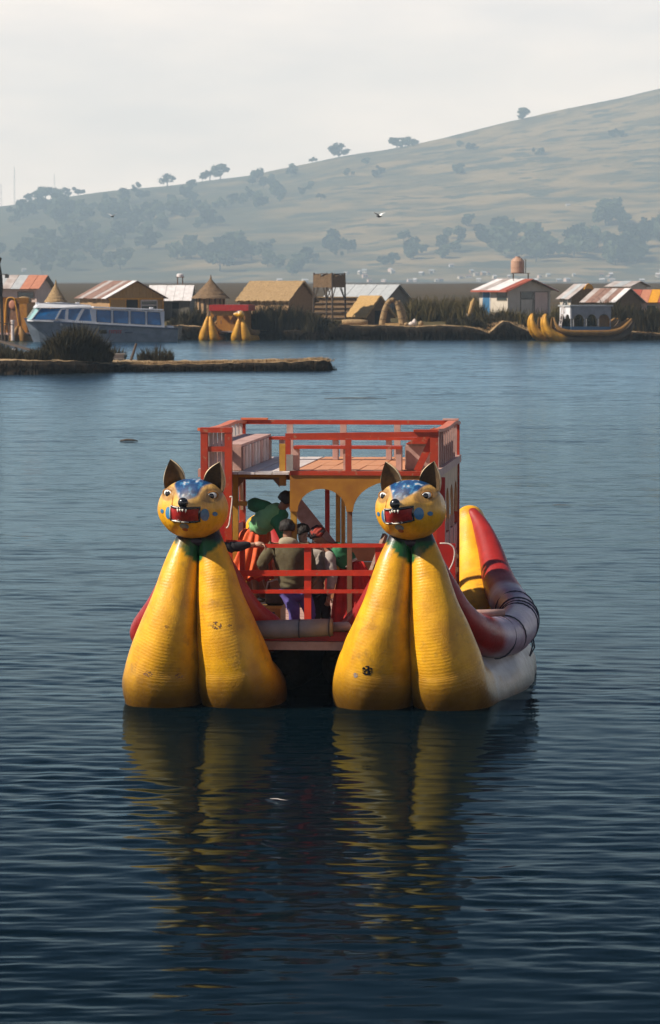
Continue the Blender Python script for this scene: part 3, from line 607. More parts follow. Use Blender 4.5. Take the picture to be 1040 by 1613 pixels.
# ------------------------------------------------------------------ figureheads
def head_shape(d):
    x, y, z = d.x * .505, d.y * .46, d.z * .425
    if abs(d.z) < 1: z *= 1 + .03 * (1 - d.z * d.z)
    if d.y < 0:
        f = -d.y
        mz = math.exp(-((x / .27) ** 4 + ((z + .07) / .25) ** 4)); y -= .19 * mz * f
        br = math.exp(-(x / .12) ** 2) * sm(-.2, 0, z) * (1 - sm(.12, .38, z)); y -= .11 * br * f
        for s_ in (-1, 1):
            y += .05 * math.exp(-(((x - s_ * .31) / .10) ** 2 + ((z - .19) / .09) ** 2)) * f
            y -= .035 * math.exp(-(((x - s_ * .25) / .13) ** 2 + ((z - .33) / .05) ** 2)) * f
        y -= .03 * math.exp(-((x / .2) ** 2 + ((z + .33) / .07) ** 2))
    return Vector((x, y, z))
def make_head(cx_px, cy_px, ly, yaw, slant, seed):
    bm = bmesh.new(); bmesh.ops.create_icosphere(bm, subdivisions=6, radius=1.0); col = []
    for v in bm.verts:
        d = v.co.normalized(); p = head_shape(d); p += d * .008 * nz3(d.x * 4 + seed, d.y * 4, d.z * 2); v.co = p
    b = MB(); bm.verts.index_update(); b.add([v.co for v in bm.verts], [tuple(w.index for w in f.verts) for f in bm.faces]); bm.free()
    for (x, y, z) in b.v:
        c = YEL * (1.0 + .10 * nz3(x * 9 + seed, z * 1.5, 2)); pale = sm(-.05, .25, z); c = c * (1 - .5 * pale) + np.array((.76, .52, .27)) * .5 * pale
        if y < .12:
            wd = .08 + (.95 if seed > 2 else .80) * max(0, z - .11); e = (wd + .05 * nz3(x * 8, z * 8, seed) - abs(x)) / .05
            if z > .10 and e > 0:
                st = .6 * nz3(x * 20 + seed, z * 7 - abs(x) * 12, y * 6) + .5 * nz3(x * 9 + seed, z * 9, y * 9); bl = np.array((.010, .065, .20)) if st > -.10 else (np.array((.50, .53, .58)) if st < -.31 else np.array((.04, .18, .36)))
                k = min(1, e) * sm(.10, .15, z); c = c * (1 - k) + bl * k
            pl = math.exp(-((x / .10) ** 2 + ((z - .08) / .16) ** 2)); c = c * (1 - .55 * pl) + np.array((.74, .60, .42)) * .55 * pl
            for s_ in (-1, 1):
                q = math.hypot((x - s_ * .31) / 1.25, z - .20); k = (1 - sm(.095, .115, q)); c = c * (1 - .6 * k) + np.array((.16, .08, .03)) * .6 * k
        col.append((*np.clip(c, .005, 1), 1))
    b.col = col; pos = L(cx_px, cy_px, ly)
    h = b.build('cat_head', 'head_paint', boat, smooth=True); h.location = pos; h.rotation_euler = (R(-3), R(2.5 if seed < 2 else -1.5), yaw)
    V = np.array(b.v); front = V[V[:, 1] < 0]
    def surf(x, z): i = np.argmin((front[:, 0] - x) ** 2 + (front[:, 2] - z) ** 2); return front[i, 1]
    # ears: cupped shells
    for s_ in (-1, 1):
        e = MB(); nu, nv = 10, 10; tip = Vector((s_ * .36, -.02, .685)); A = Vector((s_ * .425, .02, .25)); B = Vector((s_ * .125, .0, .375)); G_ = {}
        for j in range(nv + 1):
            t = j / nv; k = t ** 1.25 if s_ else t
            for i in range(nu + 1):
                u = i / nu; base = A.lerp(B, u); edge = base.lerp(tip, t); bow = math.sin(PI * u) * (1 - t); out_ = (u - .5) * .10 * math.sin(PI * t) * (B - A).normalized()
                p = edge + out_ + Vector((0, .16 * bow, 0))
                G_[0, i, j] = p + Vector((0, -.016, 0)); G_[1, i, j] = p + Vector((0, .016, .006)) + out_ * .25
        vs = []; ix = {}
        for k_, p in G_.items(): ix[k_] = len(vs); vs.append(p)
        fs = []; ms = []
        for l_ in (0, 1):
            for i in range(nu):
                for j in range(nv): fs.append((ix[l_, i, j], ix[l_, i + 1, j], ix[l_, i + 1, j + 1], ix[l_, i, j + 1])); ms.append(l_)
        for j in range(nv):
            for i in (0, nu): fs.append((ix[0, i, j], ix[0, i, j + 1], ix[1, i, j + 1], ix[1, i, j])); ms.append(1)
        e.add(vs, fs); e.m = ms; e.build('ear', ['ear_inside', 'ear_rim'], h, smooth=True)
    for s_ in (-1, 1):
        e = MB(); ex, ez = s_ * .315, .20; sy = surf(ex, ez); rot = Matrix.Rotation(s_ * .42, 3, 'Z') @ Matrix.Rotation(-s_ * .28, 3, 'Y')
        e.ell((ex, sy - .002, ez), (.074, .024, .050), 18, 10, 0, rot); n_ = rot @ Vector((0, -1, 0))
        e.ell(Vector((ex, sy - .002, ez)) + n_ * .023 + Vector((-.012 if s_ > 0 else .004, 0, -.006)), (.044, .013, .042), 16, 8, 1, rot)
        e.tube([Vector((ex, sy + .004, ez)) + rot @ Vector((.086 * math.cos(a), -.008, (.056 if math.sin(a) > 0 else .060) * math.sin(a))) for a in np.linspace(0, 2 * PI, 25)], .011, 6, 2, False)
        if s_ < 0: e.tube([Vector((ex + .09, sy + .0, ez + .02)), Vector((ex + .115, surf(ex + .115, ez - .07) - .004, ez - .07)), Vector((ex + .13, surf(ex + .13, ez - .16) - .004, ez - .16))], .012, 5, 2)
        e.build('eye', ['eye_white', 'gloss_black', 'mustard'], h, smooth=True)
    e = MB(); sy = surf(0, .07); e.ell((0, sy + .0, .085), (.075, .07, .075), 16, 10); e.ell((0, sy + .01, .01), (.055, .05, .06), 14, 8, 0); e.build('nose', ['gloss_black' if seed < 2 else 'gloss_black'], h, smooth=True)
    # snarling mouth
    mw, z0, z1 = .205, -.185, .005; P = []
    def mp(u, v): x = mw * u; z = z0 + (z1 - z0) * v + slant * u + .02 * u * u; return Vector((x, surf(x, z), z))
    loop = [(u, 0) for u in np.linspace(-1, 1, 11)] + [(1, v) for v in (.33, .66)] + [(u, 1) for u in np.linspace(1, -1, 11)] + [(-1, v) for v in (.66, .33)]
    lp = [mp(u, v) + Vector((0, -.012, 0)) for u, v in loop]
    e = MB(); e.tube(lp + [lp[0]], .021, 7, 0, False); e.build('lip', 'gloss_black', h, smooth=True)
    e = MB(); e.tube([mp(u, -.02) + Vector((0, -.034, 0)) for u in np.linspace(-1, .35, 8)], .008, 5); e.tube([mp(-1, v) + Vector((-.006, -.034, 0)) for v in np.linspace(0, 1, 4)], .008, 5); e.tube([mp(u, 1.04) + Vector((0, -.034, 0)) for u in np.linspace(-1, -.3, 5)], .008, 5); e.build('lip_line', 'tooth_white', h, smooth=True)
    e = MB(); n = 10; vs = [mp(-1 + 2 * i / n, j / 3) + Vector((0, -.020, 0)) for j in range(4) for i in range(n + 1)]
    e.add(vs, [(j * (n + 1) + i, j * (n + 1) + i + 1, (j + 1) * (n + 1) + i + 1, (j + 1) * (n + 1) + i) for j in range(3) for i in range(n)]); e.build('mouth', 'mouth_red', h, smooth=True)
    for u, up_, ln in [(-.33, 1, .05), (-.14, 1, .035), (.05, 1, .035), (.24, 1, .05), (-.36, 0, .065), (-.2, 0, .04), (-.06, 0, .045), (.08, 0, .04), (.25, 0, .065)]:
        a = mp(u, up_) + Vector((0, -.018, -.012 if up_ else .012)); e = MB(); e.tube([a, a + Vector((0, -.006, -ln if up_ else ln))], [.019, .003], 7); e.build('tooth', 'tooth_white', h, smooth=True)
    ht = bvh_of([b_ for b_ in [h]]); h_in = BVHTree.FromPolygons([Vector(v) for v in b.v], b.f)
    def mark(nm, mt, cx, cz, w, hh): return patch(nm, mt, h, h_in, cx, cz, w, hh, lambda u, v: u * u + v * v < 1, off=.006, n=26)
    for s_ in (-1, 1):
        mark('cheek_spot', 'blue_paint', s_ * .38, -.055, .06, .06); mark('mouth_corner_mark', 'blue_paint', s_ * .262, z0 * .5 + slant * s_ + .02, .10, .17)
    mark('chin_mark', 'blue_paint', -.01, -.245, .13, .08); mark('chin_mark', 'sign_red', -.01, -.292, .08, .05)
    # neck band
    nb = L(cx_px, cy_px + 51, ly + .13); c = MB(); c.ell(nb, (.27, .17, .085), 20, 8); c.build('neck_band', 'dark_collar', boat, smooth=True)
    return h
make_head(304, 801, .52, R(-4), .0, 1)
make_head(647, 803, .52, R(-13), .018, 2.6)

# ------------------------------------------------------------------ platform between the hulls
FLZ = .98
b = MB(); 
for k in range(16):
    y0 = 1.35 + k * .42
    q = MB(); q.box((-1.75, y0, FLZ - .05), (1.75, y0 + .40, FLZ + .004 * (k % 3))); q.build('floor_board', 'pink_wood', boat)
quick('bow_beam', 'red_board', boat, lambda q: q.box((-1.7, 1.16, .895), (1.7, 1.32, 1.03)))
quick('bow_sill', 'pink_wood', boat, lambda q: q.box((-1.7, 1.10, .77), (1.7, 1.34, .89)))
for x in (-.55, .75): quick('cross_beam', 'dark_pole', boat, lambda q: q.box((x - .07, 1.4, .74), (x + .07, 8.0, .92)))
for x in (-.42, .42): q = MB(); q.tube([(x, 1.9, .62), (x, 2.4, .42), (x, 5, .36), (x, 7.6, .42), (x, 8.1, .6)], [.2, .36, .4, .36, .2], 14); q.build('sky_block_bundle', 'earth_dark', boat, smooth=True)  # dark bundles added to block the sky seen between the hulls
a, c_ = L(388, 993, .95), L(524, 988, .95); q = MB(); q.tube([a, a.lerp(c_, .33), a.lerp(c_, .66), c_], [.13, .135, .13, .125], 16); pad = q.build('padded_roll', 'grey_pad', boat, smooth=True)
for f in (.62, .97):
    p = a.lerp(c_, f); q = MB(); q.tube([p + Vector((0, .138 * math.cos(t), .138 * math.sin(t))) for t in np.linspace(0, 2 * PI, 20)], .008, 5, 0, False); q.build('strap', 'cord', pad)
a, c_ = L(524, 988, 1.12), L(600, 984, 1.12); quick('cross_pole', 'pink_wood', boat, lambda q: q.tube([a, c_], .07, 10), smooth=True)
a, c_ = L(690, 968, 2.0), L(796, 965, 2.05); q = MB(); q.tube([a, c_], .055, 10); q.build('side_pole', 'pink_wood', boat, smooth=True)

# ------------------------------------------------------------------ lower railing at the bow of the cabin
RY = 1.85
for px, w in ((382, .075), (485, .10), (596, .08)):
    x = X(px, RY); quick('rail_post', 'bright_red', boat, lambda q: q.box((x - w / 2, RY - .04, FLZ), (x + w / 2, RY + .04, Z(857, RY) - .03)))
for py0, py1, yy in ((857, 862, 0), (898, 907, 1), (929, 934, 0)):
    h_ = abs(Z(py0, RY) - Z(py1, RY)); z = Z((py0 + py1) / 2, RY)
    quick('rail', 'bright_red', boat, lambda q: q.bar((X(342, RY), RY - .052 - .003 * yy, z - .012), (X(628, RY), RY - .052, z + .012), .03, max(.055, h_)))
quick('rail_plate', 'bright_red', boat, lambda q: q.box((X(357, RY), RY - .10, Z(866, RY)), (X(386, RY), RY - .07, Z(851, RY))))

# ------------------------------------------------------------------ cabin posts, arches and upper deck
DY0, DY1 = 2.3, 7.5; DZ = L(520, 745, DY0).z; XL, XR = -1.70, 1.73
def arch_panel(b, p0, p1, ztop, arches, thick, n=14):
    """a board from p0 to p1 (x,y) whose lower edge is cut by arches (u0,u1,zspring,zapex) in metres along it, with legs between"""
    p0, p1 = Vector(p0), Vector(p1); d = (p1 - p0); ln = d.length; d /= ln; nrm = Vector((-d.y, d.x)) * thick / 2
    us = [0]; 
    for u0, u1, zs, za in arches: us += [u0 + (u1 - u0) * (.5 - .5 * math.cos(PI * k / n)) for k in range(n + 1)]
    us.append(ln); zs_ = []
    def zb(u):
        for u0, u1, zs, za in arches:
            if u0 - 1e-6 <= u <= u1 + 1e-6: t = (u - u0) / (u1 - u0) * 2 - 1; return zs + (za - zs) * math.sqrt(max(0, 1 - t * t))
        return min(a[2] for a in arches)
    fr = []; 
    for u in us:
        q = p0 + d * u; z = zb(u)
        fr.append([(q.x - nrm.x, q.y - nrm.y, z), (q.x - nrm.x, q.y - nrm.y, ztop), (q.x + nrm.x, q.y + nrm.y, ztop), (q.x + nrm.x, q.y + nrm.y, z)])
    for i in range(len(fr) - 1):
        if us[i + 1] - us[i] < 1e-5: continue
        b.add(fr[i] + fr[i + 1], [(0, 1, 5, 4), (1, 2, 6, 5), (2, 3, 7, 6), (3, 0, 4, 7)] + ([(0, 3, 2, 1)] if i == 0 else []) + ([(4, 5, 6, 7)] if i == len(fr) - 2 else []))
    return b
xa = X(457, DY0); c1, c2, c3, c4 = X(469, DY0) - xa, X(546, DY0) - xa, X(556, DY0) - xa, X(688, DY0) - xa
b = MB(); arch_panel(b, (xa, DY0), (XR - .02, DY0), DZ - .035, [(c1, c2, Z(806, DY0), Z(770, DY0)), (c3, c4, Z(806, DY0), Z(757, DY0))], .05); b.build('arch_panel', 'mustard', boat)
quick('deck_edge', 'red_rail', boat, lambda q: q.box((xa, DY0 - .045, DZ - .033), (XR, DY0 + .03, DZ + .03)))
for px, w, m_, z0 in ((463, .09, 'mustard_post', FLZ), (551, .07, 'brown_wood', FLZ), (695, .12, 'red_board', FLZ)):
    x = X(px, DY0 + .07); quick('cabin_post', m_, boat, lambda q: q.box((x - w / 2, DY0 + .03, z0), (x + w / 2, DY0 + .11, DZ - .06)))
# entrance bay with yellow posts, set a little back
BY0 = DY0 + .55
for px, py0, py1 in ((371, 704, 1000), (446, 699, 765)):
    x = X(px, BY0 - .07); quick('bay_post', 'mustard_post', boat, lambda q: q.box((x - .05, BY0 - .12, Z(py1, BY0)), (x + .045, BY0 - .03, Z(py0, BY0))))
x0, x1 = X(376, BY0) + .005, X(442, BY0) - .005
quick('bay_beam', 'mustard_post', boat, lambda q: q.box((x0, BY0 - .10, Z(752, BY0)), (x1, BY0 - .02, Z(744, BY0))))
for s_, xx in ((1, x0), (-1, x1)): quick('bracket', 'brown_wood', boat, lambda q: q.prism([(xx, BY0 - .085, Z(752.5, BY0)), (xx + s_ * .12, BY0 - .085, Z(752.5, BY0)), (xx, BY0 - .085, Z(752.5, BY0) - .14)], (0, .05, 0)))
quick('bay_rung', 'mustard_post', boat, lambda q: q.box((x0, BY0 - .09, Z(797, BY0)), (x0 + .13, BY0 - .03, Z(790, BY0))))
# red ladder panel at the left front
lx0, lx1 = X(317, DY0), X(366, DY0); zt = Z(674, DY0); w = .105
for xx in (lx0, lx1 - w): quick('panel_post', 'red_rail', boat, lambda q: q.box((xx, DY0 - .06, FLZ), (xx + w, DY0 + .05, zt - .075)))
quick('panel_head', 'red_rail', boat, lambda q: q.box((lx0 - .005, DY0 - .066, zt - .074), (lx1 + .005, DY0 + .056, zt)))
for py0, py1 in ((704, 712), (746, 756)): quick('panel_rail', 'red_rail', boat, lambda q: q.box((lx0 + w + .002, DY0 - .04, Z(py1, DY0)), (lx1 - w - .002, DY0 + .03, Z(py0, DY0))))
for k in range(4):
    f0 = lx0 + w + .01 + k * (lx1 - lx0 - 2 * w) / 4
    for py0, py1 in ((683, 704), (713, 745)): quick('slat', 'white_wood', boat, lambda q: q.box((f0, DY0 + .06, Z(py1, DY0)), (f0 + (lx1 - lx0 - 2 * w) / 4 - .012, DY0 + .085, Z(py0, DY0))))
for k in range(3):
    f0 = lx0 + w + .005 + k * (lx1 - lx0 - 2 * w) / 3; quick('lower_board', 'red_board', boat, lambda q: q.box((f0, DY0 - .02, FLZ + .02), (f0 + (lx1 - lx0 - 2 * w) / 3 - .01, DY0 + .02, Z(757, DY0))))
# deck planks
for k in range(9):
    w_ = (XR - .05 - xa) / 9; x0 = xa + .02 + k * w_
    for y0, y1 in ((DY0 + .04, 4.62), (4.63, DY1 - .04)): quick('deck_plank', 'deck_wood', boat, lambda q: q.box((x0, y0, DZ - .03), (x0 + w_ - .012, y1, DZ + .003 * ((k * 7 + int(y0)) % 3))))
for k in range(5):
    w_ = (xa - XL - .04) / 5; x0 = XL + .03 + k * w_
    quick('deck_plank', 'white_wood', boat, lambda q: q.box((x0, DY0 + .04, DZ - .03), (x0 + w_ - .012, DY1 - .04, DZ + .003 * (k % 3))))
for y in (3.2, 4.6, 6.0, 7.3): quick('deck_joist', 'brown_wood', boat, lambda q: q.box((XL + .05, y, DZ - .15), (XR - .05, y + .08, DZ - .034)))
# upper railing, front
zr = Z(686, DY0)
quick('top_rail', 'red_rail', boat, lambda q: q.bar((X(450, DY0), DY0, Z(687, DY0) - .0), (X(691, DY0), DY0, Z(683, DY0)), .07, .075))
quick('rail_board', 'red_rail', boat, lambda q: q.box((X(652, DY0), DY0 - .07, Z(680, DY0)), (X(690, DY0), DY0 + .05, Z(676, DY0))))
for px, w in ((454, .075), (549, .085), (684, .12)):
    x = X(px, DY0); quick('upper_post', 'red_rail', boat, lambda q: q.box((x - w / 2, DY0 - .037, DZ + .031), (x + w / 2, DY0 + .037, Z(690 if px < 650 else 686, DY0) - .012)))
quick('post_shoe', 'grey_wood', boat, lambda q: q.box((X(455, DY0) - .03, DY0 - .075, DZ + .032), (X(455, DY0) + .07, DY0 - .039, Z(716, DY0))))
quick('brace', 'red_rail', boat, lambda q: q.bar(L(657, 742, DY0 + .08), L(681, 692, DY0 + .08), .10, .05, up=(0, 1, 0)))
# upper railing, rear
zb_ = Z(665, DY1)
quick('top_rail', 'red_rail', boat, lambda q: q.box((XL - .02, DY1 - .035, zb_ - .035), (XR + .02, DY1 + .035, zb_ + .035)))
for px in (457, 541, 626, 700): quick('upper_post', 'pink_wood', boat, lambda q: q.box((X(px, DY1) - .05, DY1 - .035, DZ + .002), (X(px, DY1) + .05, DY1 + .035, zb_ - .036)))
quick('rail_cap', 'orange_rail', boat, lambda q: q.box((XL - .03, DY1 - .06, zb_ + .037), (XL + .40, DY1 + .06, zb_ + .065)))
quick('rail_cap', 'pink_wood', boat, lambda q: q.box((XR - .22, DY1 - .06, zb_ + .037), (XR + .03, DY1 + .06, zb_ + .065)))
# side rails of the deck (rise gently to the corners) and their slats
for xs_, m_ in ((XL, 'orange_rail'), (XR, 'orange_rail')):
    pts = [(xs_, DY0 + .06, zt - .03), (xs_, DY0 + 1.2, zt - .07), (xs_, DY0 + 2.6, zt - .08), (xs_, DY0 + 4.0, zt - .06), (xs_, DY1 - .06, zb_ + .0)]
    q = MB(); C = catmull(pts, 4)
    for i in range(len(C) - 1): q.bar(C[i], C[i + 1] + (C[i + 1] - C[i]) * .02, .13, .045)
    q.build('side_rail', m_, boat)
    for k in range(11):
        y = DY0 + .32 + k * .46; z1 = float(np.interp(y, C[:, 1], C[:, 2])) - .026; quick('side_slat', 'pink_wood' if xs_ > 0 else 'white_wood', boat, lambda q: q.box((xs_ - .02, y - .045, DZ + .05), (xs_ + .02, y + .045, z1)))
    quick('side_sill', 'pink_wood', boat, lambda q: q.box((xs_ - .06, DY0 + .07, DZ - .07), (xs_ + .07, DY1 + .05, DZ + .045)))
    for y in (DY0 + .1, DY1 - .08) if xs_ > 0 else (DY1 - .08,): quick('side_post', 'red_rail', boat, lambda q: q.box((xs_ - .05, y - .05, FLZ), (xs_ + .05, y + .05, float(np.interp(y, C[:, 1], C[:, 2])) - .03)))
    b = MB(); k0 = .06; wd = (DY1 - DY0 - .3) / 5
    i0 = 3 if xs_ < 0 else 0
    b_ = arch_panel(b, (xs_, DY0 + .16 + i0 * wd), (xs_, DY1 - .14), DZ - .075, [(k0 + i * wd, k0 + (i + 1) * wd - .10, DZ - .85, DZ - .34) for i in range(5 - i0)], .045, 10); b_.build('side_arch', 'cream_panel', boat)
    for i in range(1 + i0, 5): y = DY0 + .16 + k0 + i * wd - .05; quick('side_column', 'pink_wood', boat, lambda q: q.box((xs_ - .03, y - .05, FLZ), (xs_ + .03, y + .05, DZ - .84)))
    for k in range(3): quick('side_board', 'red_board', boat, lambda q: q.box((xs_ - .022, DY0 + .17 + i0 * wd, FLZ + .02 + k * .42), (xs_ + .022, DY1 - .14, FLZ + .42 + k * .42)))
# stern wall of the cabin: low boards and posts
for k in range(3): quick('stern_board', 'deck_wood', boat, lambda q: q.box((-1.64, DY1 - .1, FLZ + .02 + k * .30), (1.66, DY1 - .06, FLZ + .31 + k * .30)))
for px, w, m_ in ((516, .07, 'red_board'), (533, .07, 'mustard_post'), (541, .06, 'mustard_post')): x = X(px, DY1 - .2); quick('stern_post', m_, boat, lambda q: q.box((x - w / 2, DY1 - .25, FLZ), (x + w / 2, DY1 - .17, DZ - .16)))
q = MB(); q.bar(L(463, 790, 4.6), L(520, 862, 3.6), .08, .22, up=(1, 0, .3)); q.build('ladder_plank', 'pink_wood', boat)
quick('brace', 'brown_wood', boat, lambda q: q.bar(L(607, 842, 2.5), L(584, 905, 2.2), .06, .07))
quick('side_board_end', 'red_board', boat, lambda q: q.box((X(691, 2.1), 2.08, FLZ), (X(718, 2.1), 2.13, Z(855, 2.1))))
for py in (877, 898): quick('peg', 'brown_wood', boat, lambda q: q.bar(L(704, py, 2.3), L(722, py - 1, 2.3), .06))
# benches on the upper deck
def bench(x0, x1, y, zs, legs, m_='pink_wood', top='red_rail', d=.28):
    r = quick('bench', top, boat, lambda q: q.box((x0, y - d / 2, zs - .025), (x1, y + d / 2, zs + .02)))
    for x in legs: quick('bench_leg', m_, r, lambda q: q.box((x - .04, y - d / 2 + .03, DZ + .012), (x + .04, y + d / 2 - .03, zs - .027)))
bench(X(464, 3.0), X(633, 3.0), 3.0, Z(704, 3.0), [X(467, 3.0), X(546, 3.0), X(629, 3.0)])
bench(X(425, 6.4), X(690, 6.4), 6.4, Z(690, 6.4), [X(445, 6.4), X(529, 6.4), X(613, 6.4), X(670, 6.4)])
# slatted bench boxes along both sides
for xi, xo, m_ in ((XL + .55, XL + .08, 'white_wood'), (XR - .48, XR - .08, 'pink_wood')):
    y0, y1 = DY0 + (.35 if xi < 0 else .9), DY1 - .9; zs = DZ + .36
    r = quick('side_bench', 'pink_wood', boat, lambda q: q.box((min(xi, xo), y0, zs), (max(xi, xo), y1, zs + .04)))
    n = int((y1 - y0) / .36)
    for k in range(n): yk = y0 + (k + .5) * (y1 - y0) / n; quick('bench_slat', m_ if k % 3 else 'pink_wood', r, lambda q: q.box((xi - .02, yk - .13, DZ + .014), (xi + .02, yk + .13, zs - .002)))
    quick('bench_end', 'pink_wood', r, lambda q: q.box((min(xi, xo), y0 - .03, DZ + .014), (max(xi, xo), y0 + .005, zs - .002)))
q = MB(); q.prism([(xi, DY0 + .75, DZ + .40), (xo - .02, DY0 + .75, DZ + .40), (xo - .02, DY0 + .75, DZ + .62)], (0, .9, 0)); q.build('bench_back', 'red_rail', boat)
# crate the woman stands on, and a step board
BXZ = L(420, 951, 2.9).z
bx = empty('step_box', BM @ Vector((X(414, 2.9), 2.9, FLZ)), BYAW); tag(bx, 'orange wooden box with a dark hand hole under the woman in green', 'box')
h_ = BXZ - FLZ; w2 = (X(447, 2.9) - X(383, 2.9)) / 2
quick('front_board', 'mustard', bx, lambda q: q.box((-w2, -.36, .005), (w2, -.33, h_ - .04))); quick('rear_board', 'mustard', bx, lambda q: q.box((-w2, .33, .005), (w2, .36, h_ - .04)))
for s_ in (-1, 1): quick('side_board', 'mustard', bx, lambda q: q.box((s_ * w2, -.328, .005), (s_ * (w2 - .03), .328, h_ - .04)))
quick('lid', 'mustard_post', bx, lambda q: q.box((-w2 - .02, -.38, h_ - .038), (w2 + .02, .38, h_))); quick('hand_hole', 'gloss_black', bx, lambda q: q.box((w2 * .55, -.364, h_ * .25), (w2 * .72, -.34, h_ * .7)))
# white rope on the corner post at the right and one at the left
for pts, lab in (([(L(693, 856, 1.95)), (L(708, 857, 1.95)), (L(716, 866, 1.95)), (L(714, 885, 1.95)), (L(704, 905, 1.95)), (L(700, 915, 1.95))], 'white rope hanging from the red rail beside the right cat head'),
                 ([L(362, 783, 2.14), L(366, 784, 2.14), L(364, 805, 2.14), L(361, 826, 2.14), L(357, 832, 2.14)], 'thin white rope hanging on the red post right of the left cat head')):
    o = MB(); o.tube([BM @ Vector(p) for p in catmull(pts, 4)], .0115, 7); o = o.build('rope', 'white_rope', smooth=True); tag(o, lab, 'rope')
# things lying at the bow
b = MB(); C = catmull([L(494, 1001, 1.22) + Vector((0, .0, .0)), L(520, 1008, 1.22), L(533, 1004, 1.22), L(541, 996, 1.22), L(540, 989, 1.22), L(532, 985, 1.24)], 5); b.tube([BM @ Vector(p) for p in C], .022, 7); o = b.build('rope', 'white_rope', smooth=True); tag(o, 'loop of thick white rope lying on the red bow beam', 'rope')
p = BM @ L(534, 996, 1.28); o = MB(); o.box((-.07, -.05, 0), (.07, .05, .012)); o.box((-.07, .035, .0125), (.07, .05, .13)); o = o.build('white_board', 'white_wood'); o.location = p; o.rotation_euler = (.1, 0, .1); tag(o, 'small white painted board behind the rope loop at the bow', 'board')
p = BM @ Vector((X(470, 1.24), 1.24, 1.03)); o = MB(); o.ell((0, 0, .05), (.10, .06, .05), 12, 8); o.ell((.11, .0, .035), (.07, .05, .036), 10, 6); o = o.build('white_cloth', 'white_rope', smooth=True); o.location = p; tag(o, 'crumpled white cloth under the grey padded roll', 'cloth')
# ================================================================== PEOPLE (all stand on the boat)
def hash_(s): return sum(ord(c_) * (i_ + 3) for i_, c_ in enumerate(s)) % 97
def wrinkle(o, seed):
    """cloth folds: the surface is pushed in and out along slanting creases"""
    me = o.data; ns = [v.normal.copy() for v in me.vertices]
    for v, n_ in zip(me.vertices, ns):
        p = v.co; a_ = nz3(p.x * 6 + seed, p.y * 6, p.z * 3); f_ = math.sin((p.z * 1.0 + p.x * .5) * 46 + 7 * a_ + seed)
        v.co = p + n_ * (.011 * f_ * (nz3(p.x * 3, p.y * 3 + seed, p.z * 3) + .35) + .016 * a_)
    me.update()
def skin_mesh(name, chains, mats, parent, sub=None):
    """one continuous surface grown over a skeleton. chains: lists of (point, radius); equal points are shared"""
    sub = sub or (2 if name == 'body' else 3); V = []; E = []; Rd = []
    def vid(p, r):
        for i, q in enumerate(V):
            if (q - p).length < 1e-4: return i
        V.append(Vector(p)); Rd.append(r); return len(V) - 1
    for ch in chains:
        last = None
        for p, r in ch:
            i = vid(Vector(p), r)
            if last is not None and i != last: E.append((last, i))
            last = i
    me = bpy.data.meshes.new(name); me.from_pydata([tuple(v) for v in V], E, []); o = bpy.data.objects.new(name, me); COL.objects.link(o)
    o.modifiers.new('skin', 'SKIN')
    lay = me.skin_vertices[0] if len(me.skin_vertices) else None
    for i, r in enumerate(Rd):
        rx, ry = r if isinstance(r, tuple) else (r, r); lay.data[i].radius = (rx, ry); lay.data[i].use_root = (i == 0)
    s = o.modifiers.new('sub', 'SUBSURF'); s.levels = sub; s.render_levels = sub
    bpy.context.view_layer.update()
    dg = bpy.context.evaluated_depsgraph_get(); m2 = bpy.data.meshes.new_from_object(o.evaluated_get(dg)); o.modifiers.clear(); o.data = m2; bpy.data.meshes.remove(me); m2.name = name
    for x in (mats if isinstance(mats, list) else [mats]): m2.materials.append(M[x])
    m2.polygons.foreach_set('use_smooth', [True] * len(m2.polygons))
    if parent: o.parent = parent
    if name in ('cardigan', 'jacket', 'jumper', 'waistcoat', 'sleeve', 'trousers', 'hood', 'shoulder_shawl'): wrinkle(o, hash_(name) + len(V))
    return o
def hand_mesh(b, wrist, d, palm_n, s=1.0, curl=.6, side=1):
    """palm, four bent fingers of unequal length and a thumb, added to mesh b"""
    d = Vector(d).normalized(); n = Vector(palm_n); n = (n - d * n.dot(d)).normalized(); a = d.cross(n) * side; w = Vector(wrist)
    b.tube([w - d * .02 * s, w + d * .03 * s, w + d * .09 * s], [.026 * s, .036 * s, .034 * s], 8)
    for k, ln in enumerate((.070, .080, .074, .056)):
        base = w + d * .085 * s + a * (.030 - .020 * k) * s; p1 = base + (d * math.cos(curl * .6) + n * math.sin(curl * .6)) * ln * .5 * s; p2 = p1 + (d * math.cos(curl * 1.5) + n * math.sin(curl * 1.5)) * ln * .35 * s; p3 = p2 + (d * math.cos(curl * 2.2) + n * math.sin(curl * 2.2)) * ln * .25 * s
        b.tube([base, p1, p2, p3], [.0100 * s, .0092 * s, .0082 * s, .006 * s], 6)
    t0 = w + d * .03 * s + a * .03 * s; t1 = t0 + (d * .6 + a * .8) * .035 * s; t2 = t1 + (d * .9 + a * .2 + n * .35) * .032 * s; b.tube([t0, t1, t2], [.013 * s, .011 * s, .008 * s], 6)
def face(parent, c, f, up, s=1.0):
    """eyes, brows and mouth set on the front of a head at c, looking along f"""
    f = Vector(f).normalized(); up = Vector(up); up = (up - f * up.dot(f)).normalized(); r = f.cross(up)
    for k in (-1, 1):
        e = MB(); e.ell(c + f * .088 * s + r * .034 * k * s + up * .005 * s, (.013 * s, .013 * s, .010 * s), 8, 6, 0); e.ell(c + f * .099 * s + r * .034 * k * s + up * .005 * s, (.006 * s,) * 3, 6, 5, 1); e.build('eye', ['eye_white', 'gloss_black'], parent, smooth=True)
    e = MB(); e.tube([c + f * .092 * s + r * x * s - up * (.055 + .003 * abs(x) / .02) * s for x in (-.024, 0, .024)], .006 * s, 5); e.build('mouth', 'sign_red', parent, smooth=True)
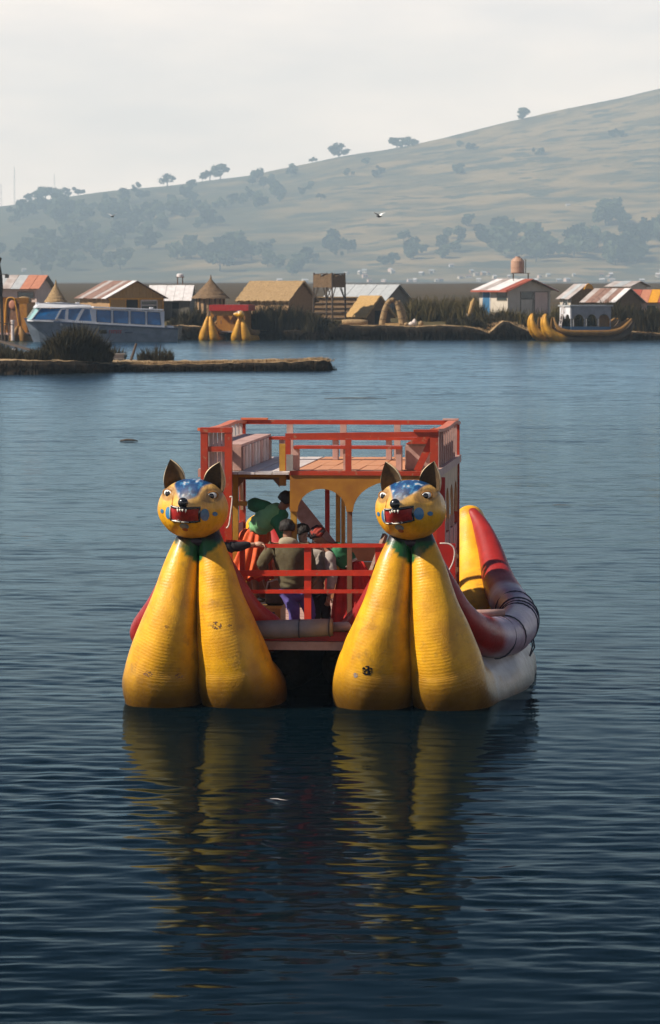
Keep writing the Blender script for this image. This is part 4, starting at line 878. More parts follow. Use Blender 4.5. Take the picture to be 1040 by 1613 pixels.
def merge_into(o, b, mat_index=0):
    bm = bmesh.new(); bm.from_mesh(o.data); off = len(bm.verts); vs = [bm.verts.new(v) for v in b.v]
    for f in b.f:
        q = bm.faces.new([vs[i] for i in f]); q.smooth = True; q.material_index = mat_index
    bmesh.ops.recalc_face_normals(bm, faces=bm.faces); bm.to_mesh(o.data); bm.free()
def hair_cap(name, parent, c, f, up, r=.115, mat_='hair', back=.02, drop=.02, seed=0):
    """hair as a rough mass with combed locks and a ragged lower edge (or a scarf wound round the head)"""
    f = Vector(f).normalized(); up = Vector(up); up = (up - f * up.dot(f)).normalized(); rt = f.cross(up); b = MB(); nu, nv = 44, 22; vs = []; fs = []; scarf = mat_ != 'hair'
    for i in range(nv + 1):
        for k in range(nu):
            ph = 2 * PI * k / nu; y0 = math.sin(ph)
            low = PI * ((.40 if y0 > .35 else .66) + .05 * nz3(k * .9, seed, 2) + .03 * math.sin(k * 2.6 + seed)); low = PI * (.66 - .24 * sm(.1, .7, y0)) + (.10 * nz3(k * .9, seed, 2) if not scarf else 0)
            th = low * i / nv; x, y, z = math.sin(th) * math.cos(ph), math.sin(th) * math.sin(ph), math.cos(th)
            rr_ = r * ((1 + .07 * nz3(x * 4 + seed, y * 4, z * 2)) + (.075 * nz3(ph * 9 + seed, z * 2.5, 3) if not scarf else .04 * math.sin(z * 16 + x * 5 + seed)))
            if i == nv: rr_ *= .93
            vs.append(Vector(c) + rt * x * rr_ * .92 + f * (y * rr_ * 1.02 - back) + up * (z * rr_ * 1.02 + drop))
    for i in range(nv):
        for k in range(nu): k2 = (k + 1) % nu; fs.append((i * nu + k, (i + 1) * nu + k, (i + 1) * nu + k2, i * nu + k2))
    fs.append(tuple(nv * nu + k for k in range(nu))); b.add(vs, fs); return b.build(name, mat_, parent, smooth=True)
def skirt_mesh(name, mat_, parent, waist, hem, rw, rh, pleats=14, amp=.03, n=84, rows=12, seed=0, flat=.8):
    """pleated skirt from the waist to the hem (centre points), radii rw and rh"""
    b = MB(); vs = []; fs = []; ax = (Vector(hem) - Vector(waist)).normalized()
    for i in range(rows + 1):
        t = i / rows; c = Vector(waist).lerp(Vector(hem), t); c.z = Vector(waist).z + (Vector(hem).z - Vector(waist).z) * t
        for k in range(n):
            a = 2 * PI * k / n; pl = math.sin(a * pleats + 1.4 * nz3(math.cos(a) * 2 + seed, math.sin(a) * 2, t)) ; r = rw + (rh - rw) * (t ** .6) + amp * (.35 + .65 * t) * pl + .03 * nz3(math.cos(a) * 1.5 + seed, math.sin(a) * 1.5, t * 2)
            vs.append(c + Vector((math.cos(a) * r, math.sin(a) * r * flat, .02 * pl * t)))
    for i in range(rows):
        for k in range(n): k2 = (k + 1) % n; fs.append((i * n + k, i * n + k2, (i + 1) * n + k2, (i + 1) * n + k))
    fs.append(tuple(range(n))); b.add(vs, fs); return b.build(name, mat_, parent, smooth=True)
def person(px, ly, z, label):
    p = Vector((X(px, ly), ly, z)); o = empty('person', BM @ p, BYAW); tag(o, label, 'person'); return o, p

# --- woman in green bending over, seen from behind, on the box
o, p0 = person(412, 2.9, BXZ, 'stooping woman in light green cardigan and orange pleated skirt on the box')
def J(px, py, ly, dx=0, dz=0): return L(px, py, ly - .2) - p0 + Vector((dx, 0, dz))
hip, wai, che, nek, hd = J(387, 856, 3.12), J(398, 836, 3.08), J(424, 812, 3.0), J(440, 804, 2.95), J(452, 790, 2.90)
kL, kR, fL, fR = J(400, 905, 3.05), J(418, 903, 3.12), J(405, 948, 3.05), J(424, 946, 3.12)
shL, shR = J(420, 801, 3.02), J(440, 818, 2.9); elL, elR = J(396, 793, 3.12), J(452, 850, 2.85); haL, haR = J(404, 803, 3.35), J(464, 868, 2.8)
fdir = Vector((.75, .25, -.62)); updir = Vector((.55, 0, .8))
body = skin_mesh('body', [[(hip, (.15, .13)), (wai, (.13, .11)), (che, (.155, .12)), (nek, .06), (hd + Vector((-.03, 0, -.03)), .075), (hd, .095), (hd + Vector((.03, 0, .06)), .08)],
    [(hip, .1), (hip + Vector((.05, -.06, -.08)), .1), (kL, .062), (kL.lerp(fL, .4), .055), (fL + Vector((0, 0, .05)), .035), (fL + Vector((.10, -.05, .02)), .03)],
    [(hip, .1), (hip + Vector((.1, .06, -.08)), .1), (kR, .062), (kR.lerp(fR, .4), .055), (fR + Vector((0, 0, .05)), .035), (fR + Vector((.10, -.03, .02)), .03)],
    [(che, .12), (shL, .06), (elL, .042), (haL, .028)], [(che, .12), (shR, .06), (elR, .042), (haR, .028)], [(hd, .095), (hd + fdir.normalized() * .085 + Vector((0, 0, -.01)), .018), (hd + fdir.normalized() * .112 + Vector((0, 0, -.02)), .012)]], 'skin', o)
hb = MB(); hand_mesh(hb, haR, (haR - elR), (0, -1, -.2)); hand_mesh(hb, haL, (haL - elL), (0, 1, -.3)); merge_into(body, hb); face(body, hd, fdir, updir)
hair_cap('hair', o, hd, fdir, updir, .128, seed=1, back=.028, drop=.018)
skin_mesh('cardigan', [[(J(403, 838, 3.1), (.19, .15)), (J(408, 830, 3.08), (.235, .18)), (J(418, 820, 3.04), (.245, .18)), (J(428, 811, 3.0), (.23, .17)), (J(437, 803, 2.96), (.17, .14)), (J(443, 798, 2.94), (.10, .09))]], 'light_green_cloth', o)
for nm, a_, b_, c_, m_ in (('sleeve', shL, elL, haL, 'green_cloth'), ('sleeve', shR, elR, haR, 'green_cloth')):
    skin_mesh(nm, [[(che, .14), (a_, .13), (a_.lerp(b_, .5), .125), (b_, .10), (b_.lerp(c_, .8), .055)]], m_, o)
skin_mesh('shoulder_shawl', [[(J(437, 826, 2.93), (.12, .13)), (J(446, 812, 2.93), (.12, .12)), (J(441, 800, 2.95), (.1, .1))]], 'green_cloth', o)
sk = skirt_mesh('skirt', 'orange_skirt', o, J(404, 833, 3.1), J(387, 908, 3.1), .17, .35, 14, .034, seed=2)
skirt_mesh('petticoat', 'red_skirt', o, J(402, 846, 3.12), J(402, 913, 3.12), .17, .27, 11, .02, seed=5)
for f_ in (fL, fR): b = MB(); b.ell(f_ + Vector((.05, -.04, .03)), (.10, .05, .035), 12, 7); b.build('shoe', 'black_cloth', o, smooth=True)

def J(px, py, ly, dx=0, dz=0): return L(px, py, ly) - p0 + Vector((dx, 0, dz))
# --- person in khaki hooded jacket, back to the camera
o, p0 = person(468, 2.3, FLZ, 'person in khaki hooded jacket and violet trousers, back turned, behind the red rail')
hip, wai, che, nek, hd = J(463, 926, 2.32), J(460, 905, 2.30), J(455, 872, 2.25), J(452, 850, 2.27), J(453, 832, 2.30)
kL, kR, fL, fR = J(463, 962, 2.2), J(488, 960, 2.3), J(465, 1003, 2.35), J(490, 1002, 2.4)
shL, shR = J(429, 864, 2.25), J(481, 864, 2.27); elL, elR = J(411, 890, 2.2), J(490, 895, 2.3); haL, haR = J(421, 899, 2.45), J(486, 915, 2.5)
up_ = Vector((0, .15, 1)); fd = Vector((.25, .95, -.15))
body = skin_mesh('body', [[(hip, (.15, .12)), (wai, (.14, .11)), (che, (.17, .12)), (nek, .055), (hd - Vector((0, 0, .05)), .075), (hd, .09), (hd + Vector((0, 0, .055)), .075)],
    [(hip, .1), (J(456, 934, 2.3), .095), (kL, .062), (kL.lerp(fL, .4), .052), (fL + Vector((0, 0, .06)), .036), (fL + Vector((.02, .12, .03)), .032)], [(hip, .1), (J(478, 934, 2.3), .095), (kR, .062), (kR.lerp(fR, .4), .052), (fR + Vector((0, 0, .06)), .036), (fR + Vector((.03, .12, .03)), .032)],
    [(che, .12), (shL, .06), (elL, .042), (haL, .027)], [(che, .12), (shR, .06), (elR, .042), (haR, .027)], [(hd, .09), (hd + fd * .09, .016), (hd + fd * .11, .012)]], 'skin', o)
hb = MB(); hand_mesh(hb, haL, (haL - elL), (0, .3, -1)); hand_mesh(hb, haR, (haR - elR), (0, .3, -1), side=-1); merge_into(body, hb); face(body, hd, fd, up_)
hair_cap('hair', o, hd, fd, up_, .125, seed=4, drop=.01)
for k in (-1, 1): b = MB(); b.ell(hd + Vector((k * .095, .03, -.02)), (.018, .03, .035), 8, 6); b.build('ear', 'skin', o, smooth=True)
skin_mesh('jacket', [[(J(462, 930, 2.32), (.235, .19)), (J(461, 912, 2.31), (.25, .20)), (J(458, 890, 2.28), (.245, .19)), (che, (.235, .17)), (J(454, 860, 2.26), (.17, .13)), (nek, (.1, .1))],
    [(che, (.235, .17)), (shL, .115), (shL.lerp(elL, .55), .105), (elL, .095), (elL.lerp(haL, .75), .062)], [(che, (.235, .17)), (shR, .115), (shR.lerp(elR, .55), .105), (elR, .095), (elR.lerp(haR, .75), .062)]], 'khaki_cloth', o)
skin_mesh('hood', [[(J(440, 857, 2.17), .075), (J(450, 853, 2.13), (.09, .085)), (J(461, 855, 2.15), .08), (J(470, 859, 2.2), .06)], [(J(447, 846, 2.2), .075), (J(459, 847, 2.2), .075)]], 'hood_cloth_sunlit', o)
skin_mesh('trousers', [[(J(465, 926, 2.32), (.19, .16)), (J(455, 938, 2.3), .125), (kL, .098), (kL.lerp(fL, .5), .088), (fL + Vector((0, 0, .09)), .082)], [(J(465, 926, 2.32), (.19, .16)), (J(480, 938, 2.3), .125), (kR, .098), (kR.lerp(fR, .5), .088), (fR + Vector((0, 0, .09)), .082)]], 'violet_cloth', o)
for f_ in (fL, fR): b = MB(); b.ell(f_ + Vector((.01, .07, .04)), (.05, .13, .045), 12, 7); b.build('shoe', 'grey_cloth', o, smooth=True)

# --- man just behind, in grey jumper and black trousers, face turned right
o, p0 = person(500, 2.75, FLZ, 'dark haired person in grey jumper and black trousers leaning beside the khaki jacket')
hip, wai, che, nek, hd = J(494, 925, 2.85), J(493, 905, 2.82), J(484, 878, 2.75), J(479, 860, 2.7), J(477, 840, 2.68)
kL, kR, fL, fR = J(497, 960, 2.8), J(513, 955, 2.85), J(498, 1000, 2.9), J(514, 998, 2.95)
shL, shR = J(470, 872, 2.8), J(503, 876, 2.66); elL, elR = J(468, 900, 2.85), J(506, 898, 2.6); haL, haR = J(480, 910, 2.7), J(498, 912, 2.6)
fd = Vector((.85, -.25, -.35)); up_ = Vector((.3, 0, 1))
body = skin_mesh('body', [[(hip, (.15, .12)), (wai, (.14, .11)), (che, (.16, .12)), (nek, .055), (hd - Vector((0, 0, .05)), .075), (hd, .09), (hd + Vector((0, 0, .055)), .075)],
    [(hip, .1), (hip + Vector((-.05, 0, -.08)), .095), (kL, .062), (kL.lerp(fL, .4), .052), (fL + Vector((0, 0, .06)), .036), (fL + Vector((.1, .02, .03)), .032)], [(hip, .1), (hip + Vector((.08, 0, -.08)), .095), (kR, .062), (kR.lerp(fR, .4), .052), (fR + Vector((0, 0, .06)), .036), (fR + Vector((.1, .02, .03)), .032)],
    [(che, .12), (shL, .06), (elL, .042), (haL, .027)], [(che, .12), (shR, .06), (elR, .042), (haR, .027)], [(hd, .09), (hd + fd * .09, .018), (hd + fd * .12 - Vector((0, 0, .02)), .013)]], 'pale_skin', o)
hb = MB(); hand_mesh(hb, haR, (haR - elR), (0, -1, 0)); hand_mesh(hb, haL, (haL - elL), (0, -1, 0)); merge_into(body, hb); face(body, hd, fd, up_)
hair_cap('hair', o, hd, fd, up_, .12, seed=7)
skin_mesh('jumper', [[(J(494, 920, 2.84), (.19, .16)), (wai, (.18, .15)), (che, (.19, .15)), (J(481, 866, 2.72), (.12, .1))], [(che, (.19, .15)), (shR, .10), (elR, .085), (elR.lerp(haR, .75), .055)], [(che, (.19, .15)), (shL, .10), (elL, .085), (elL.lerp(haL, .75), .055)]], 'grey_cloth', o)
skin_mesh('trousers', [[(hip, (.18, .15)), (hip + Vector((-.05, 0, -.1)), .12), (kL, .095), (fL + Vector((0, 0, .09)), .075)], [(hip, (.18, .15)), (hip + Vector((.08, 0, -.1)), .12), (kR, .095), (fR + Vector((0, 0, .09)), .075)]], 'black_cloth', o)
for f_ in (fL, fR): b = MB(); b.ell(f_ + Vector((.07, .02, .04)), (.12, .05, .045), 12, 7); b.build('shoe', 'grey_cloth', o, smooth=True)

# --- woman with patterned head scarf, green waistcoat and red skirt, bending to the left
o, p0 = person(556, 2.6, FLZ, 'bending woman in patterned head scarf, dark green waistcoat and long red skirt')
hip, wai, che, nek, hd = J(560, 905, 2.62), J(550, 888, 2.6), J(527, 868, 2.52), J(512, 857, 2.48), J(500, 846, 2.45)
kL, kR, fL, fR = J(552, 948, 2.5), J(570, 948, 2.65), J(552, 1000, 2.55), J(574, 1000, 2.7)
shL, shR = J(519, 876, 2.42), J(530, 862, 2.65); elL, elR = J(524, 908, 2.35), J(522, 893, 2.75); haL, haR = J(518, 940, 2.35), J(508, 915, 2.8)
fd = Vector((-.62, -.3, -.72)); up_ = Vector((-.6, 0, .75))
body = skin_mesh('body', [[(hip, (.16, .14)), (wai, (.14, .12)), (che, (.16, .13)), (nek, .055), (hd - Vector((-.02, 0, .03)), .075), (hd, .09), (hd + Vector((-.03, 0, .05)), .075)],
    [(hip, .1), (hip + Vector((-.05, -.05, -.1)), .1), (kL, .062), (kL.lerp(fL, .4), .052), (fL + Vector((0, 0, .05)), .036), (fL + Vector((-.1, -.03, .03)), .032)], [(hip, .1), (hip + Vector((.05, .05, -.1)), .1), (kR, .062), (kR.lerp(fR, .4), .052), (fR + Vector((0, 0, .05)), .036), (fR + Vector((-.1, -.03, .03)), .032)],
    [(che, .12), (shL, .06), (elL, .042), (haL, .028)], [(che, .12), (shR, .06), (elR, .042), (haR, .028)], [(hd, .09), (hd + fd * .09, .018), (hd + fd * .12, .012)]], 'skin', o)
hb = MB(); hand_mesh(hb, haL, (haL - elL), (-.3, 1, 0)); hand_mesh(hb, haR, (haR - elR), (0, 1, 0)); merge_into(body, hb); face(body, hd, fd, up_)
hair_cap('hair', o, hd, fd, up_, .115, seed=3); hair_cap('head_scarf', o, hd, fd, up_, .132, 'scarf_cloth', seed=9, back=.035, drop=.02)
b = MB(); b.tube([hd + Vector((.06, .02, -.02)), J(515, 862, 2.42), J(535, 880, 2.38)], [.03, .022, .012], 7); b.build('braid', 'hair', o, smooth=True)
skin_mesh('waistcoat', [[(J(553, 893, 2.6), (.19, .17)), (J(543, 880, 2.58), (.19, .17)), (che + Vector((.03, 0, 0)), (.18, .16)), (J(517, 861, 2.5), (.11, .11))]], 'green_cloth', o)
for a_, b_, c_ in ((shL, elL, haL), (shR, elR, haR)): skin_mesh('sleeve', [[(che.lerp(a_, .6), .11), (a_, .10), (a_.lerp(b_, .6), .085), (b_, .08), (b_.lerp(c_, .55), .06), (b_.lerp(c_, .9), .04)]], 'grey_cloth', o)
skirt_mesh('skirt', 'red_skirt', o, J(556, 884, 2.6), J(560, 992, 2.6), .15, .36, 12, .03, seed=8)
q = MB(); q.tube([J(545, 893, 2.44), J(553, 885, 2.42), J(562, 880, 2.46)], .018, 6); q.build('waist_band', 'white_rope', o, smooth=True)
for f_ in (fL, fR): b = MB(); b.ell(f_ + Vector((-.06, -.03, .035)), (.11, .05, .04), 12, 7); b.build('shoe', 'black_cloth', o, smooth=True)

# --- person mostly hidden by the left prow, one dark sleeve reaching to the rail
o, p0 = person(322, 1.6, FLZ, 'person hidden behind the left prow, dark sleeved arm reaching along the rail')
hip, wai, che, nek, hd = J(320, 935, 1.6), J(320, 908, 1.6), J(321, 874, 1.6), J(322, 846, 1.6), J(323, 826, 1.6)
kL, kR, fL, fR = J(314, 970, 1.55), J(328, 970, 1.6), J(314, 1011, 1.6), J(329, 1011, 1.6)
shL, shR = J(303, 866, 1.6), J(340, 862, 1.62); elL, elR = J(299, 900, 1.6), J(366, 862, 1.70); haL, haR = J(303, 930, 1.5), J(404, 857, 1.80)
body = skin_mesh('body', [[(hip, (.15, .12)), (wai, (.14, .11)), (che, (.16, .12)), (nek, .055), (hd - Vector((0, 0, .05)), .075), (hd, .09), (hd + Vector((0, 0, .055)), .075)],
    [(hip, .1), (hip + Vector((-.07, 0, -.08)), .095), (kL, .062), (fL + Vector((0, 0, .06)), .036), (fL + Vector((.02, -.1, .03)), .032)], [(hip, .1), (hip + Vector((.07, 0, -.08)), .095), (kR, .062), (fR + Vector((0, 0, .06)), .036), (fR + Vector((.02, -.1, .03)), .032)],
    [(che, .12), (shL, .06), (elL, .042), (haL, .027)], [(che, .12), (shR, .06), (elR, .042), (haR, .03)], [(hd, .09), (hd + Vector((.1, -.02, 0)), .016)]], 'pale_skin', o)
hb = MB(); hand_mesh(hb, haR, Vector((1, -.1, -.12)), (0, -.5, -1), 1.15, .75); hand_mesh(hb, haL, (haL - elL), (0, 1, 0)); merge_into(body, hb); face(body, hd, (1, -.2, 0), (0, 0, 1))
hair_cap('hair', o, hd, (1, -.2, 0), (0, 0, 1), .12, seed=6)
skin_mesh('jacket', [[(J(320, 940, 1.6), (.18, .15)), (wai, (.18, .15)), (che, (.18, .14)), (J(322, 852, 1.6), (.1, .1))], [(che, (.19, .15)), (shR, .09), (elR, .075), (elR.lerp(haR, .8), .05)], [(che, (.19, .15)), (shL, .09), (elL, .075), (elL.lerp(haL, .8), .05)]], 'black_cloth', o)
skin_mesh('trousers', [[(hip, (.18, .15)), (hip + Vector((-.07, 0, -.1)), .12), (kL, .09), (fL + Vector((0, 0, .08)), .075)], [(hip, (.18, .15)), (hip + Vector((.07, 0, -.1)), .12), (kR, .09), (fR + Vector((0, 0, .08)), .075)]], 'black_cloth', o)

# --- bag on the box
p = BM @ (L(434, 945, 2.66)); p.z = BXZ + .002
bag = empty('shoulder_bag', p, BYAW); tag(bag, 'dark brown shoulder bag standing on the orange box', 'bag')
b = MB(); b.box((-.15, -.08, 0), (.15, .08, .24)); b.build('bag_body', 'dark_leather', bag, bevel=.04, smooth=True)
b = MB(); b.tube([(-.14, 0, .2), (-.11, .0, .34), (.02, .02, .38), (.12, 0, .33), (.14, 0, .2)], .014, 6); b.build('strap', 'white_rope', bag, smooth=True)
b = MB(); b.box((-.14, -.088, .10), (.14, -.074, .235)); b.build('flap', 'dark_leather', bag, bevel=.005)
# ================================================================== FAR SHORE: huts, boats, reeds
def corner(name, px, Y, th, z=None):
    """Empty at the near bottom corner of a building: its long side runs left and away, its gable runs right and away"""
    p = W(px, 500, Y); p.z = ground_z(p.x, Y) if z is None else z; return empty(name, p, -R(th))
def roof_slope(name, mats, r, p_eave0, p_eave1, p_r0, p_r1, t, n, thatch=False, seed=0):
    """one slope from the eave line to the ridge line: n metal sheets side by side, or one rough thatched slab"""
    e0, e1, r0, r1 = map(Vector, (p_eave0, p_eave1, p_r0, p_r1)); up = (e1 - e0).cross(r0 - e0).normalized()
    if up.z < 0: up = -up
    if thatch:
        b = MB(); nu, nv = 26, 8; g = []
        for j in range(nv + 1):
            for i in range(nu + 1):
                u, v = i / nu, j / nv; p = e0.lerp(e1, u).lerp(r0.lerp(r1, u), v)
                if j == 0: p += (e0 - r0).normalized() * .16 * nz3(u * 17, seed, 1) - Vector((0, 0, .03))
                p += up * (t + .05 * nz3(u * 9, v * 5, seed) + .035 * math.sin(v * 22)); g.append(p)
        o = len(g); g += [p - up * t * 1.5 for p in g]; f = []
        for j in range(nv):
            for i in range(nu):
                a = j * (nu + 1) + i; f.append((a, a + 1, a + nu + 2, a + nu + 1)); f.append((o + a, o + a + nu + 1, o + a + nu + 2, o + a + 1))
        for i in range(nu): f.append((i, i + 1, o + i + 1, o + i)); k = nv * (nu + 1) + i; f.append((k, k + 1, o + k + 1, o + k))
        for j in range(nv):
            for i in (0, nu): a = j * (nu + 1) + i; f.append((a, a + nu + 1, o + a + nu + 1, o + a))
        b.add(g, f); return [b.build(name, mats[0], r)]
    out = []; rr = random.Random(seed)
    for i in range(n):
        u0, u1 = i / n, (i + 1) / n - .006; k = up * (t * (.25 if i % 2 else .0) + .01 * rr.random()); sl = (e0 - r0).normalized() * .12 * rr.random()
        q = MB(); a, b_, c, d = e0.lerp(e1, u0) + sl, e0.lerp(e1, u1) + sl, r0.lerp(r1, u1), r0.lerp(r1, u0)
        q.prism([a + k, b_ + k, c + k, d + k], up * t); out.append(q.build(name, mats[i % len(mats)], r))
    return out
def gable_house(r, l, d, hw, hr, wall, gable, roofs, n=5, over=.35, thatch=False, seed=0, t=.06, walls=True, eave_drop=.0):
    """walls, gables and roof in a corner frame: x from -l to 0, y from 0 to d"""
    if walls:
        quick('wall', wall, r, lambda q: q.box((-l, 0, -.8), (0, .12, hw))); quick('wall', wall, r, lambda q: q.box((-l, d - .12, -.8), (0, d, hw)))
        for x0 in (-l, -.12): quick('gable', gable, r, lambda q: q.prism([(x0, .122, -.8), (x0, d - .122, -.8), (x0, d - .122, hw), (x0, d / 2, hr - .03), (x0, .122, hw)], (.12, 0, 0)))
    s = (hr - hw) / (d / 2); ov = over
    for k, (ye, sd) in enumerate(((-ov, 1), (d + ov, -1))):
        roof_slope('roof' if thatch else 'roof_sheet', roofs if k == 0 else roofs[::-1], r, (-l - ov, ye, hw - ov * s - eave_drop), (ov, ye, hw - ov * s - eave_drop), (-l - ov, d / 2 + .01 * sd * -1, hr), (ov, d / 2 - .01 * sd, hr), t, n, thatch, seed + k)
def opening(r, name, m_, x0, x1, z0, z1, y=-.03, frame=None):
    o = quick(name, m_, r, lambda q: q.box((x0, y, z0), (x1, y + .06, z1)))
    if frame:
        for a, b_ in (((x0 - .07, y - .02, z0 - .07), (x1 + .07, y + .05, z0 - .002)), ((x0 - .07, y - .02, z1 + .002), (x1 + .07, y + .05, z1 + .07)), ((x0 - .07, y - .02, z0), (x0 - .002, y + .05, z1)), ((x1 + .002, y - .02, z0), (x1 + .07, y + .05, z1))):
            quick('frame', frame, o, lambda q: q.box(a, b_))
    return o
def gopening(r, name, m_, y0, y1, z0, z1, x=.0, frame=None):
    o = quick(name, m_, r, lambda q: q.box((x - .03, y0, z0), (x + .03, y1, z1)))
    if frame:
        for a, b_ in (((x - .03, y0 - .08, z0 - .08), (x + .05, y1 + .08, z0 - .002)), ((x - .03, y0 - .08, z1 + .002), (x + .05, y1 + .08, z1 + .08)), ((x - .03, y0 - .08, z0), (x + .05, y0 - .002, z1)), ((x - .03, y1 + .002, z0), (x + .05, y1 + .08, z1))):
            quick('frame', frame, o, lambda q: q.box(a, b_))
    return o
def relz(r, py, Y): return W(520, py, Y).z - r.location.z

# --- house with the orange roof at the left
Y = 432; r = corner('house', 58, Y, 18); tag(r, 'brown house with grey and orange roof behind the yellow boat at the left shore', 'house')
he, hr = relz(r, 451, Y), relz(r, 434, Y); gable_house(r, 4.6, 4.2, he, hr, 'plaster_pink', 'plaster_pink', ['grey_sheet', 'pale_sheet', 'grey_sheet', 'orange_sheet', 'orange_sheet'], 5, .55, seed=1)
opening(r, 'window', 'window_glass', -2.2, -.35, he - 1.35, he - .65, frame='brown_wood'); opening(r, 'door', 'brown_wood', -4.2, -3.4, .1, 2.1)
# --- small cone hut behind the tour boat
def cone_hut(px, Y, dia, py_apex, py_eave, thatch_m, wall_m, label, spread=1.0):
    p = W(px, 500, Y); p.z = ground_z(p.x, Y); r = empty('round_hut', p); tag(r, label, 'hut'); ze, za = relz(r, py_eave, Y), relz(r, py_apex, Y); R0 = dia / 2
    b = MB(); b.tube([(0, 0, -.6), (0, 0, ze + .1)], R0 * .78, 20); b.build('wall', wall_m, r)
    b = MB(); n = 36; rows = 12; vs = []; fs = []
    for j in range(rows + 1):
        t = j / rows; rad = R0 * (1 - t) ** (1.12) + .04; z = ze + (za - ze) * t
        for k in range(n):
            a = 2 * PI * k / n; q = rad * (1 + .05 * nz3(math.cos(a) * 3, math.sin(a) * 3, t * 6)) + .05 * (j % 2) * (1 - t)
            vs.append((q * math.cos(a), q * math.sin(a), z + (.12 * nz3(a * 4, 0, 3) if j == 0 else 0)))
    for j in range(rows):
        for k in range(n): k2 = (k + 1) % n; fs.append((j * n + k, j * n + k2, (j + 1) * n + k2, (j + 1) * n + k))
    fs.append(tuple(range(n))); b.add(vs, fs); b.build('roof', thatch_m, r)
    b = MB(); b.tube([(0, 0, za - .25), (.03, 0, za + .05), (.02, 0, za + .35)], [.12, .09, .03], 8); b.build('finial', thatch_m, r)
    for k in range(7): a = -.5 - k * .37; quick('wall_post', 'dark_pole', r, lambda q: q.tube([(R0 * .82 * math.cos(a), R0 * .82 * math.sin(a), -.6), (R0 * .82 * math.cos(a), R0 * .82 * math.sin(a), ze + .25)], .06, 6))
    return r
cone_hut(88, 404, 2.3, 446, 476, 'thatch', 'reed_board', 'small pointed thatch hut behind the front cabin of the tour boat')
rh = cone_hut(332, 405, 3.9, 438, 470, 'brown_thatch', 'mat_board', 'brown cone roofed reed hut left of the big thatched hut')
# --- rusty roofed hut with the reed gable
Y = 406; r = corner('hut', 172, Y, 66); tag(r, 'long hut with golden reed gable and rusty patched roof behind the tour boat', 'hut'); he, hr = relz(r, 467, Y), relz(r, 443, Y)
gable_house(r, 8.6, 6.0, he, hr, 'mat_board', 'reed_board', ['rust_sheet', 'pale_sheet', 'rust_sheet', 'rust_sheet', 'pale_sheet', 'rust_sheet', 'white_sheet'], 7, .45, seed=3)
for k in range(16):                                                     # upright boards of the gable
    y0 = .05 + k * .37; top = min(he + (hr - he) * (1 - abs(y0 + .17 - 3.0) / 3.0), hr) - .04; quick('gable_board', 'reed_board', r, lambda q: q.box((.004, y0, he - .15), (.035 + .02 * (k % 2), y0 + .35, top)))
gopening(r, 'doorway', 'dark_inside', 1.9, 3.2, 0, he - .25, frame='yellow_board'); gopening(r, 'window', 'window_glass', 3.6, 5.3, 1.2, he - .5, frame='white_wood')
for z in (1.7, 2.2): quick('window_bar', 'white_wood', r, lambda q: q.box((.034, 3.6, z), (.07, 5.3, z + .1)))
quick('gable_beam', 'yellow_board', r, lambda q: q.box((.02, -.1, he - .33), (.10, 6.1, he - .17)))
for y in (0.0, 5.9): quick('corner_post', 'yellow_board', r, lambda q: q.box((.02, y, -.5), (.16, y + .14, he - .34)))
# --- hut with the white roof
Y = 411; r = corner('hut', 299, Y, 6); tag(r, 'grey board hut with bright white sheet roof and dark doorway', 'hut'); he, hr = relz(r, 471, Y), relz(r, 450, Y)
gable_house(r, 4.3, 3.8, he, hr, 'grey_board', 'grey_board', ['white_sheet'] * 5, 5, .25, seed=5)
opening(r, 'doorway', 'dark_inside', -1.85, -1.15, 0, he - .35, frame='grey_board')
for k in range(8):
    x0 = -4.25 + k * .53
    if not (-2.2 < x0 < -1.1): quick('wall_board', 'grey_board', r, lambda q: q.box((x0, -.03 - .012 * (k % 2), -.4), (x0 + .51, -.004, he - .1)))
# --- tank on a stand far behind
p = W(284, 500, 470); p.z = ground_z(p.x, 470); r = empty('water_tank', p); tag(r, 'white tank on a slender brown stand behind the white roofed hut', 'tank'); zt_, zb2 = relz(r, 431, 470), relz(r, 437, 470)
for a in range(4): quick('leg', 'brown_wood', r, lambda q: q.bar((.36 * (-1) ** a, .36 * (-1) ** (a // 2), -.3), (.30 * (-1) ** a, .30 * (-1) ** (a // 2), zb2), .10))
quick('platform', 'brown_wood', r, lambda q: q.box((-.5, -.5, zb2), (.5, .5, zb2 + .08))); q = MB(); q.tube([(0, 0, zb2 + .08), (0, 0, zt_ - .1), (0, 0, zt_)], [.42, .42, .25], 14); q.build('barrel', 'white_sheet', r)
# --- big thatched hut
Y = 402; r = corner('hut', 455, Y, 35); tag(r, 'big plain hut with thick tan thatched roof left of the watchtower', 'hut'); he, hr = relz(r, 471, Y), relz(r, 444, Y)
gable_house(r, 6.2, 4.6, he, hr, 'mat_board', 'mat_board', ['thatch'], 1, .35, True, 7, .14)
for k in range(5): x0 = -6.15 + k * 1.24; quick('wall_mat', 'mat_board', r, lambda q: q.box((x0, -.04, -.5), (x0 + 1.2, -.005, he - .12)))
# --- long grey roofed hut behind the mats
Y = 420; r = corner('hut', 606, Y, 32); tag(r, 'long hut with pale grey sheet roof behind the reed arch', 'hut'); he, hr = relz(r, 472, Y), relz(r, 449, Y)
gable_house(r, 7.6, 5.2, he, hr, 'grey_board', 'grey_board', ['grey_sheet'] * 6, 6, .4, seed=9); gopening(r, 'window', 'window_glass', 2.1, 3.2, he - 1.5, he - .6, frame='brown_wood')
